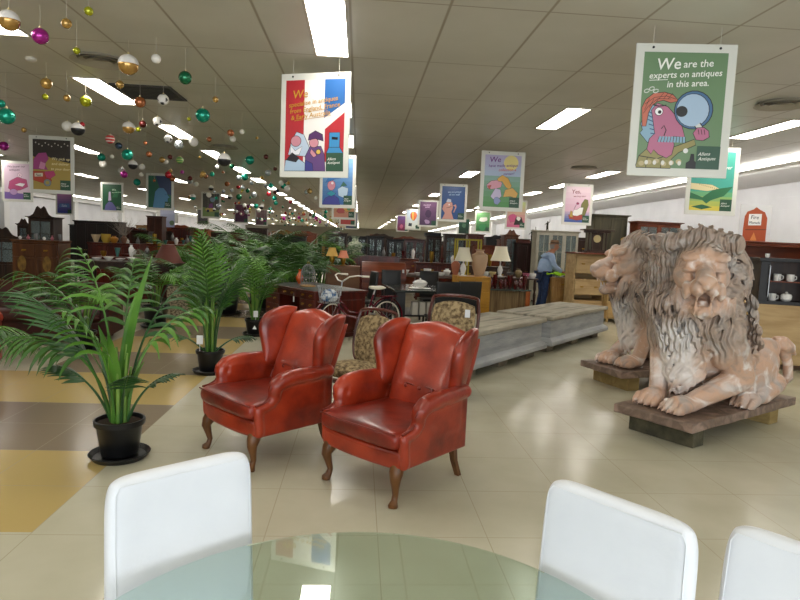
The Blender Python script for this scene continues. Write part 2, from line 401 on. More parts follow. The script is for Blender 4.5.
def grad(c1, c2, n=10, v0=0, v1=1):
    a = lin(c1); out = []
    h = lambda s: [int(s[i:i+2], 16) for i in (1, 3, 5)]
    A, B = h(c1), h(c2)
    for i in range(n):
        t = i/(n-1); c = '#%02x%02x%02x' % tuple(int(A[j]+(B[j]-A[j])*t) for j in range(3))
        out.append((c, [(0, v0+(v1-v0)*i/n), (1, v0+(v1-v0)*i/n), (1, v0+(v1-v0)*(i+1)/n), (0, v0+(v1-v0)*(i+1)/n)]))
    return out
logo = ('#2b5a41', [(.72, .0), (1, .0), (1, .2), (.72, .2)])
def poster(label, X, Y, layers, texts=(), rz=0, curl=False, lbl=True, z0=2.15, z1=3.08, w=.70):
    t = thing('hanging_poster', label, 'poster', (X, Y, z0), rz, 'posters hanging from the ceiling')
    h = z1-z0; q = MB()
    q.b2(-w/2, w/2, -.006, .006, 0, h); q.build('board', board_m, t, bevel=.003)
    e = thing('print_area', None, None, (0, 0, h/2)); e.parent = t     # replaced below
    bpy.data.objects.remove(e)
    a = art(t, layers+([logo] if lbl else [])); a.location.z = h/2
    for k, (s, sz, u, v, c, roll) in enumerate(texts):
        text_obj(t, s, sz, ((u-.5)*PW, -.0135, h/2+(v-.5)*PH), flat(c, .4), roll=roll, ext=.0003, off=sz*.008)
    if lbl and Y < 20:
        text_obj(a, 'Allens\nAntiques', .034, ((.735-.5)*PW, -.0135, (.115-.5)*PH), flat('#e6e8df', .4), ext=.0003, shear=.35, roll=.05)
    for s_ in (-1, 1):
        q = MB(); q.tube([(s_*w*.33, 0, h-.02), (s_*w*.33, 0, 3.2-z0)], .0018, n=5); q.build('cord', cord_m, t)
        q = MB(); q.lathe([(.009, 0), (.009, .003)], n=12); o = q.build('eyelet', black_m, t); o.rotation_euler = (PI/2, 0, 0); o.location = (s_*w*.33, -.0062, h-.028)
    return t
K = '#141414'
def ol(c, pts, w=.008):  # filled shape with an ink outline
    n = len(pts); cx = sum(p[0] for p in pts)/n; cy = sum(p[1] for p in pts)/n; out = []
    for i, p in enumerate(pts):
        a, b_ = pts[i-1], pts[(i+1) % n]; dx, dy = b_[0]-a[0], (b_[1]-a[1])/.716; l = math.hypot(dx, dy) or 1
        nx, ny = dy/l, -dx/l
        area_ = sum(pts[j][0]*pts[(j+1) % n][1]-pts[(j+1) % n][0]*pts[j][1] for j in range(n))
        s_ = 1 if area_ > 0 else -1
        out.append((p[0]+nx*w*s_, p[1]+ny*w*s_*.716))
    return [(K, out), (c, pts)]
# 1. green detective poster (nearest, right)
Lr = [bg('#6b9060')]
Lr += ol('#9a8f4a', [(.0, .02), (.03, .10), (.12, .165), (.33, .15), (.55, .215), (.68, .255), (.70, .21), (.5, .14), (.42, .08), (.42, 0), (.0, 0)])
Lr += [(K, stroke2([(.12, .0), (.13, .09)], .004)), (K, stroke2([(.30, .0), (.30, .08)], .004)), (K, stroke2([(.03, .10), (.25, .08), (.42, .12)], .005))]
Lr += ol('#86b4cf', [(.06, .46), (.02, .38), (.05, .33), (.02, .30), (.12, .22), (.2, .3), (.24, .5), (.14, .56)])
Lr += ol('#c9688f', [(.14, .5), (.2, .56), (.33, .53), (.44, .45), (.52, .36), (.56, .275), (.42, .28), (.44, .2), (.42, .12), (.36, .09), (.26, .12), (.2, .16), (.17, .12), (.12, .16), (.14, .25), (.2, .3), (.17, .4)])
for i in range(6): Lr.append(('#2b4f86', stroke2([(.07+.015*i, .50-.04*i), (.15+.01*i, .47-.035*i)], .006)))
Lr += ol('#d9694a', [(.03, .44), (.02, .52), (.06, .59), (.15, .645), (.28, .655), (.38, .635), (.45, .585), (.36, .57), (.27, .59), (.19, .575), (.14, .545), (.10, .48), (.08, .36), (.04, .36)])
for i in range(6): Lr.append((K, stroke2([(.05+.055*i, .50+.02*i if i < 3 else .6), (.10+.055*i, .60 if i < 3 else .65)], .0028)))
Lr.append((K, stroke2([(.05, .55), (.16, .61), (.30, .625), (.42, .6)], .003)))
Lr.append((K, stroke2([(.04, .47), (.09, .53), (.2, .60), (.36, .60)], .003)))
for a in ((.06, .665), (.12, .685), (.17, .665)): Lr.append(('#dfe3da', stroke2(ell2(a[0], a[1], .03, .02, 20), .005)))
Lr += [(K, ell2(.64, .51, .235, .235)), ('#3e6fa0', ell2(.64, .51, .225, .225)), (K, ell2(.632, .507, .200, .203)), ('#a9c8e4', ell2(.63, .507, .193, .196)), (K, ell2(.50, .495, .070, .066))]
Lr += [(K, stroke2([(.70, .385), (.83, .265)], .042)), ('#d8dbd6', stroke2([(.70, .385), (.75, .34)], .03)), ('#3a3f45', stroke2([(.77, .32), (.83, .27)], .032))]
Lr += ol('#c9688f', [(.66, .31), (.70, .355), (.78, .36), (.84, .33), (.85, .28), (.78, .25), (.70, .255)])
for i in range(3): Lr.append((K, stroke2([(.715+.035*i, .345), (.73+.035*i, .30)], .004)))
Lr += [(K, ell2(.225, .49, .052, .052)), ('#ffffff', ell2(.225, .49, .045, .045)), (K, ell2(.235, .485, .022, .022)), (K, stroke2([(.15, .545), (.22, .535), (.31, .545)], .007)), (K, stroke2([(.27, .34), (.3, .37), (.33, .33), (.31, .28)], .006))]
for i in range(9): Lr.append(('#86b4cf', stroke2([(.27+.035*i, .275), (.25+.038*i, .225)], .015)))
for i in range(10): Lr.append((K, stroke2([(.255+.035*i, .275), (.235+.038*i, .225)], .0025)))
Lr += [('#c8b37a', ell2(.06+.09*i, .035+.012*(i % 3), .035, .03)) for i in range(6)] + [('#e8e4d8', ell2(.12+.1*i, .045, .022, .028)) for i in range(5)]
Lr += [(K, [(.60, .0), (.74, .0), (.74, .05), (.70, .07), (.69, .13), (.65, .13), (.64, .07), (.60, .05)]), ('#e4e6df', ell2(.585, .155, .03, .03))]
WHT = '#eceee6'
poster('green poster of a cartoon man peering through a big magnifying glass', 2.27, 4.27, Lr,
       [('We', .112, .15, .845, WHT, .06), ('are the', .072, .47, .868, WHT, .06), ('experts on antiques', .063, .07, .768, WHT, .06), ('in this area.', .063, .29, .697, WHT, .06), ('____', .063, .08, .762, WHT, .06)], rz=math.radians(-8))
# 2. England France poster
Le = [bg('#ece8e2'), ('#c9252f', [(0, 0), (.32, 0), (.32, 1), (0, 1)]), ('#2566b4', [(.66, .58), (1, .74), (1, 1), (.66, 1)]), ('#c9252f', [(.68, .1), (1, .1), (1, .64), (.68, .46)]), ('#c9252f', [(.0, .0), (.3, 0), (.3, .2), (0, .2)])]
Le += ol('#b9cfe6', [(.06, .18), (.12, .34), (.20, .43), (.32, .40), (.42, .26), (.40, .16)]) + ol('#d98a9a', ell2(.19, .33, .085, .08)) + ol('#e8eaf0', [(.1, .28), (.18, .22), (.3, .27), (.25, .18), (.1, .18)])
Le += ol('#a8c6e2', [(.0, 0), (.02, .12), (.15, .10), (.25, .13), (.36, .08), (.40, 0)]) + ol('#2a2730', [(.03, .12), (.13, .2), (.25, .14), (.2, .1)])
Le += ol('#6a4487', [(.38, 0), (.36, .16), (.44, .27), (.62, .27), (.68, .18), (.70, 0)]) + ol('#3f3f96', [(.36, 0), (.36, .12), (.48, .08), (.5, 0)])
Le += ol('#d98a9a', ell2(.50, .31, .075, .07)) + ol('#5b2f6d', [(.4, .34), (.42, .40), (.52, .44), (.64, .40), (.66, .33), (.52, .36)]) + ol('#d98a9a', [(.46, .24), (.52, .2), (.55, .17), (.5, .15), (.44, .2)])
Le += ol('#d8b23c', ell2(.58, .21, .035, .035))
Le += ol('#2f8fd0', [(.72, 0), (.72, .2), (.76, .26), (.76, .42), (.93, .42), (.93, .26), (.99, .2), (1, 0)]) + [(K, stroke2([(.8, .36), (.9, .355)], .02)), (K, stroke2([(.76, .26), (.93, .26)], .004))]
GLD = '#b8892b'
poster('red, white and blue poster with three cartoon figures in old costume', -.44, 5.62, Le,
       [('We', .10, .12, .80, GLD, .05), ('specialise in antiques', .058, .06, .70, GLD, .12), ('from England, France', .058, .08, .63, GLD, .12), ('& Early Australia', .058, .10, .56, GLD, .12), ('_______', .06, .36, .655, GLD, .12), ('____________', .06, .16, .56, GLD, .12)], rz=math.radians(-20), w=.68)
# 3. further posters
def blob(c, cx, cy, s, seed, n=9, o=True):
    R_ = random.Random(seed); pts = [(cx+s*(.7+.5*R_.random())*math.cos(2*PI*i/n), cy+.716*s*(.7+.5*R_.random())*math.sin(2*PI*i/n)) for i in range(n)]
    return ol(c, pts, .006) if o else [(c, pts)]
# blue poster behind the flag poster
Lb = grad('#3b6fb5', '#79b2e6') + ol('#4a4fa8', [(0, 0), (.1, .14), (.35, .22), (.55, .14), (.6, 0)]) + ol('#d8899a', ell2(.3, .42, .13, .15)) + ol('#3277c4', [(.1, .48), (.2, .6), (.5, .66), (.62, .58), (.4, .56), (.3, .52)]) + [('#ffffff', ell2(.33, .47, .035, .035)), (K, ell2(.34, .47, .012, .012))] + ol('#b9d4ea', [(.55, .2), (.52, .34), (.66, .4), (.86, .36), (.84, .22), (.7, .16)]) + ol('#3a6f5a', [(.6, .4), (.7, .5), (.82, .42)]) + ol('#2f9fb5', [(.15, .24), (.3, .3), (.45, .24), (.3, .18)])
poster('blue poster of a cartoon man in a cap, behind the flag poster', -.42, 10.9, Lb, [('We', .1, .12, .8, WHT, .05), ('know value', .06, .14, .71, WHT, .05)], rz=math.radians(-22))
Ly = grad('#e08a72', '#f0cf4a') + blob('#d65a5a', .35, .25, .2, 3) + blob('#eeb04a', .6, .3, .14, 4) + blob('#6fb26a', .75, .3, .1, 5)
poster('yellow and salmon poster, third back in the row over the middle aisle', -.45, 17.0, Ly, [], rz=math.radians(-12))
poster('red and teal poster, fourth back in the row over the middle aisle', -.5, 24.8, grad('#c23b3b', '#e87c5a')+blob('#3c8f88', .5, .4, .2, 8), [], rz=math.radians(12))
poster('dark blue poster, fifth back in the row over the middle aisle', -.45, 32.5, grad('#2b3f6f', '#7d6aa0')+blob('#c94d6b', .5, .4, .2, 9), [], rz=math.radians(5))
Lc = grad('#4f9a4c', '#a9bfe2') + grad('#a9bfe2', '#b7b0dd', 4, .6, 1) + [('#f2df7c', ell2(.72, .86, .2, .2))] + ol('#e99bb0', [(.08, .42), (.2, .5), (.42, .52), (.5, .46), (.46, .38), (.22, .34), (.1, .36)]) + ol('#e8a92f', [(.36, .54), (.5, .62), (.66, .56), (.76, .42), (.72, .34), (.6, .4), (.5, .5), (.4, .5)]) + ol('#cfc3e6', [(.2, .2), (.32, .36), (.46, .34), (.5, .22), (.36, .1)]) + ol('#e8b04c', [(.55, .2), (.6, .34), (.8, .38), (.95, .28), (.9, .18), (.75, .22)]) + ol('#d6503c', [(.1, .4), (.2, .42), (.16, .33)]) + blob('#8fa0d6', .38, .12, .1, 6)
PUR = '#6b2f7c'
poster('pale blue poster with two tumbling yellow and pink cartoon figures', 2.22, 9.5, Lc, [('We', .12, .12, .855, PUR, .06), ('have made antique', .062, .10, .76, PUR, .06), ('collection a', .06, .38, .69, '#c04a3a', .06), ('career!', .06, .52, .62, PUR, .06)])
Ld = grad('#3f5fb5', '#e6b9cf', 6, 0, .35) + grad('#e6b9cf', '#f0d3de', 4, .35, 1) + ol('#7d7a3d', [(.62, .3), (.66, .52), (.78, .66), (.9, .64), (.94, .5), (.84, .25), (.78, .12), (.6, .1)]) + ol('#c04438', [(.15, .2), (.2, .1), (.5, .06), (.8, .1), (.78, .2), (.5, .22)]) + ol('#f1efe9', [(.3, .2), (.36, .34), (.5, .36), (.6, .42), (.74, .42), (.7, .24), (.5, .18)]) + ol('#c8a13c', [(.2, .16), (.24, .32), (.3, .3), (.34, .14)]) + ol('#b03a6a', ell2(.5, .53, .05, .04)) + [(K, stroke2([(.36, .36), (.45, .5)], .008))]
poster('pink and blue poster with a cartoon figure reclining in a shoe-shaped armchair', 4.96, 13.6, Ld, [('Yes,', .13, .22, .8, '#7a2438', .05), ('we buy too', .062, .3, .70, '#7a2438', .05)])
Lg = grad('#e3cf3c', '#3fae8e', 5, 0, .4) + [('#3fae9a', [(0, .4), (1, .4), (1, 1), (0, 1)])] + ol('#2f7a4c', [(0, .3), (.3, .22), (.55, .36), (1, .42), (.8, .26), (.5, .18), (.4, .12), (.3, .18), (0, .2)], .003) + ol('#e8d49a', [(0, .36), (0, .46), (.5, .44), (.68, .38), (.4, .33)], .003) + ol('#246b45', [(.05, .06), (.3, .1), (.55, .06), (.3, .02)], .003) + [(K, stroke2([(.2+.05*i, .45-.008*i), (.22+.05*i, .43-.008*i)], .004)) for i in range(9)]
poster('teal and yellow poster with green hills, half hidden behind the magnifying glass poster', 4.86, 8.15, Lg, [('We', .1, .5, .8, WHT, .05), ('deliver', .07, .6, .7, WHT, .05)], rz=math.radians(-6))
Lh = grad('#e3608f', '#cfe08a', 8) + blob('#e04f86', .3, .35, .25, 11) + ol('#2b2320', [(.4, .1), (.5, .4), (.8, .4), (.95, .12)]) + blob('#e9e4da', .65, .35, .12, 12)
poster('pink and lime poster partly behind the pale blue tumbling figures poster', 4.98, 19.1, Lh)
Li = grad('#2f7d3f', '#7fc77a', 8) + ol('#f0efe2', [(.2, .55), (.3, .72), (.8, .75), (.85, .58), (.6, .5), (.4, .5)]) + blob('#3a9a58', .5, .2, .3, 13)
poster('green poster with a white speech shape, left of the pink and lime poster', 5.35, 26.1, Li)
poster('small dark green poster below the blue poster of the pink cartoon woman', 5.9, 34.0, grad('#143d2b', '#2f6f58', 6)+blob('#5c8f6a', .5, .55, .25, 14), w=.66)
Lj = [bg('#2b57a0')] + ol('#e7a08f', [(.05, .0), (.12, .12), (.16, .18), (.04, .3), (.08, .42), (.2, .5), (.36, .55), (.46, .5), (.5, .35), (.44, .22), (.5, .1), (.55, 0)]) + ol('#e7a08f', [(.5, .42), (.62, .46), (.66, .38), (.56, .2), (.52, .22), (.6, .38)]) + ol('#c3d3e8', [(.2, .52), (.26, .62), (.4, .6), (.42, .52)]) + [(K, stroke2([(.22, .34), (.35, .36), (.44, .4)], .008)), ('#ffffff', ell2(.33, .44, .03, .03))]
poster('deep blue poster of a pink cartoon woman with a hand on her hip', 2.3, 15.0, Lj, [('we are proud', .06, .25, .8, '#9fc0e6', .05), ('of our staff', .06, .3, .72, '#9fc0e6', .05)])
Lk = grad('#5d3f66', '#7a4a78', 5) + blob('#b995c4', .45, .15, .15, 15) + blob('#4a2f55', .5, .5, .22, 16)
poster('dull purple poster right of the hot air balloon poster', 2.36, 21.0, Lk, [('Furniture', .07, .2, .82, '#d8b6d8', .1), ('polish', .07, .3, .74, '#d8b6d8', .1)])
Ll = grad('#e9efe6', '#bcd3ea', 6) + ol('#e0662f', [(.3, .6), (.28, .78), (.4, .92), (.66, .92), (.8, .78), (.74, .6), (.58, .44), (.48, .44)]) + [('#f2c23c', [(.44, .46), (.42, .9), (.5, .92), (.54, .46)])] + ol('#2d3a4a', [(.15, .14), (.18, .3), (.42, .28), (.4, .12)]) + blob('#3f7a4a', .78, .12, .1, 17)
poster('white poster with an orange hot air balloon', 2.38, 27.1, Ll)
poster('small crimson and violet poster left of the hot air balloon poster', 2.38, 33.6, grad('#8f2f55', '#6a3f8a', 4)+blob('#d86a90', .4, .3, .2, 18))
# left side
Lm = [bg('#3a322c'), ('#b8993f', [(0, 0), (1, 0), (1, .55), (.6, .6), (.35, .68), (.1, .62), (0, .66)])] + [('#c9c2b2', ell2(.08+.085*i, .93-.03*(i % 3), .02, .02, n=8)) for i in range(11)] + ol('#b5418c', [(0, .4), (.02, .6), (.15, .72), (.35, .74), (.42, .62), (.3, .5), (.4, .4)], .004) + ol('#e08ab8', [(.15, .42), (.2, .56), (.34, .52), (.3, .4)], .004) + ol('#c8432e', [(.0, .18), (.0, .36), (.3, .36), (.42, .3), (.5, .18), (.3, .12)], .004) + ol('#d6407a', [(.3, .36), (.55, .38), (.6, .3), (.45, .22), (.35, .24)], .004) + ol('#7f8a90', ell2(.38, .14, .1, .1), .004) + [('#b5a13d', ell2(.38, .14, .05, .05)), ('#e6dcc0', [(.04, .25), (.26, .26), (.26, .33), (.04, .32)])]
poster('dark and mustard poster of a cartoon figure driving a red truck', -5.08, 10.4, Lm, [('We pick up', .06, .5, .6, '#e8d9a8', .0), ('and deliver', .06, .5, .5, '#e8d9a8', .0), ('Fast', .05, .07, .265, '#3a2a1a', .0), ('to your door', .055, .48, .4, '#e8d9a8', .0)], rz=math.radians(3))
Ln = [bg('#d6b8cc'), ('#7d5fae', [(.0, 0), (1, 0), (1, .14), (0, .2)])] + ol('#c24a7c', [(.15, .3), (.2, .5), (.5, .62), (.85, .56), (.9, .36), (.6, .26), (.3, .22)]) + ol('#ece6ea', [(.4, .4), (.6, .46), (.8, .44), (.7, .36)]) + ol('#e9c8d8', ell2(.6, .68, .08, .08)) + [(K, ell2(.6, .68, .02, .02))] + ol('#b98fc6', ell2(.35, .2, .14, .12))
poster('pale pink poster with a magenta cartoon car, beside the red truck poster', -7.93, 14.65, Ln, [('We know our', .07, .12, .88, '#5a4a5a', .05), ('antiques', .07, .2, .79, '#5a4a5a', .05)])
Lp = grad('#3a46a8', '#d68ad0', 8) + ol('#5a86d8', [(.12, .3), (.14, .5), (.85, .52), (.88, .3)])
poster('small pink and blue poster in front of the white left wall', -12.6, 26.8, Lp, [('Sale', .14, .3, .34, '#c9d8f2', .0)], w=.72)
Lq = [bg('#1f5a38')] + ol('#6a68a8', [(.1, 0), (.16, .2), (.34, .34), (.52, .3), (.7, .12), (.75, 0)]) + ol('#c9b7d8', [(.3, .36), (.33, .7), (.42, .72), (.46, .38)]) + ol('#2f7a4a', [(.5, .5), (.7, .8), (.9, .75), (.8, .5)])
poster('dark green poster of a violet cartoon gown, on the left', -7.85, 19.8, Lq, [('We', .08, .5, .75, '#bfe0c0', .1), ('love old things', .05, .5, .66, '#bfe0c0', .1)])
Lr2 = [bg('#1f6b50'), ('#27406f', [(.55, .5), (1, .4), (1, 1), (.3, 1)])] + ol('#4f93c6', [(.2, 0), (.26, .3), (.3, .5), (.45, .62), (.66, .62), (.8, .5), (.84, .4), (.92, .34), (.84, .3), (.84, .2), (.72, .12), (.68, 0)]) + [(K, stroke2([(.72, .42), (.8, .42)], .006))]
poster('teal poster with a large blue face in profile', -5.15, 16.0, Lr2)
poster('small lilac landscape sign just below the blue face poster', -7.9, 25.5, grad('#9aa2c8', '#b9c0dc', 3)+blob('#5f7d52', .8, .2, .2, 21, o=False), z0=1.98, z1=2.42, w=.85, lbl=False)
Ls = [bg('#4d4c44'), ('#7b9a50', [(0, 0), (1, 0), (1, .3), (0, .4)])] + ol('#d8b23c', ell2(.45, .3, .3, .12)) + ol('#8a3f8f', [(.35, .36), (.4, .56), (.6, .58), (.62, .38)]) + blob('#7fa0b8', .6, .75, .15, 22)
poster('brown and olive poster with a yellow boat shape, near the baubles', -5.33, 22.1, Ls)
poster('plum purple poster near the thickest cluster of baubles', -5.6, 29.1, grad('#4f1f4f', '#7a2f5f', 4)+blob('#a84f7a', .5, .5, .25, 23)+blob('#c9a0c0', .3, .6, .07, 24))
poster('grey poster partly behind the brown and olive poster', -9.6, 37.8, grad('#55545c', '#77747a', 3)+blob('#b9b4b0', .5, .5, .2, 25))
poster('brownish mauve poster right of the plum purple poster', -5.5, 34.3, grad('#5f3f48', '#8a5a5f', 4)+blob('#a8636a', .5, .4, .2, 26))
# ================================================================ baubles hanging on threads
COLS = {'wg': ('white over gold', '#e6e4e0', '#b98f4a'), 'mg': ('shiny magenta', '#a8218c',), 'go': ('gold', '#b8924e'), 'li': ('lime green', '#a7ab1d'), 'wh': ('white', '#dfdcd4'),
 'gr': ('dark green', '#0f6b45'), 'co': ('copper', '#b0683c'), 'wd': ('black spotted white', '#e2e0da', '#1b1b1b'), 'te': ('teal', '#0f9a80'), 'wb': ('white over black', '#e3e1dd', '#1a1a1c'),
 'rd': ('red', '#a81f2c'), 'dr': ('dark maroon', '#5a1c18'), 'rw': ('red and white', '#b8342f', '#e9e4dc'), 'nb': ('navy blue', '#22364f'), 'si': ('silver', '#aeb4b8'), 'gs': ('green striped', '#5c9a4c', '#cfd08a'), 'tw': ('white over teal', '#e6e4de', '#0f8a78')}
MET = {'mg', 'go', 'li', 'gr', 'co', 'te', 'rd', 'dr', 'nb', 'si'}
def bmat(c, met): return mat('bauble_'+c.strip('#'), c, rough=.22 if met else .4, metal=.55 if met else 0, coat=.4 if met else 0)
BM = {k: [bmat(c, k in MET or (k in ('wg',) and i == 1)) for i, c in enumerate(v[1:])] for k, v in COLS.items()}
thread_m = mat('thread', '#b8b2a4', rough=.6); capm = mat('bauble_cap', '#c9b98c', rough=.3, metal=.8)
def ball_mb(k, n=22, m_=14):
    q = MB(); q.ell((0, 0, 0), 1, n=n, m_=m_)
    for i, f in enumerate(q.f):
        c = sum((Vector(q.v[j]) for j in f), Vector())/len(f)
        if k in ('wg', 'wb', 'tw'): q.mi[i] = int(c.z < .05)
        elif k in ('rw', 'gs'): q.mi[i] = int(math.sin(c.z*9) > .2)
        elif k == 'wd': q.mi[i] = int(max(c.normalized().dot(Vector(d)) for d in ((0, -.35, .93), (.75, -.6, -.1), (-.8, -.5, -.2), (0, -.55, -.83), (0, .9, .1))) > .93)
    return q
protos = {}
def bauble(k, x, y, z, r, label):
    if k not in protos:
        t = thing('bauble', label, 'bauble', (x, y, z), group='baubles hanging from the ceiling on threads')
        ball_mb(k).build('ball', BM[k], t)
        q = MB(); q.lathe([(.16, .96), (.16, 1.14), (.05, 1.18), (.05, 1.26)], n=10); q.build('cap', capm, t)
        q = MB(); q.tube([(0, 0, 0), (0, 0, 1)], .0016, n=5); q.build('thread', thread_m, t)
        protos[k] = t
    else: t = dup(protos[k], label, (x, y, z))
    for c in t.children:
        nm = c.name.split('.')[0]
        if nm == 'thread': c.location = (0, 0, r*1.2); c.scale = (1, 1, 3.2-z-r*1.2)
        else: c.scale = (r, r, r)
    return t
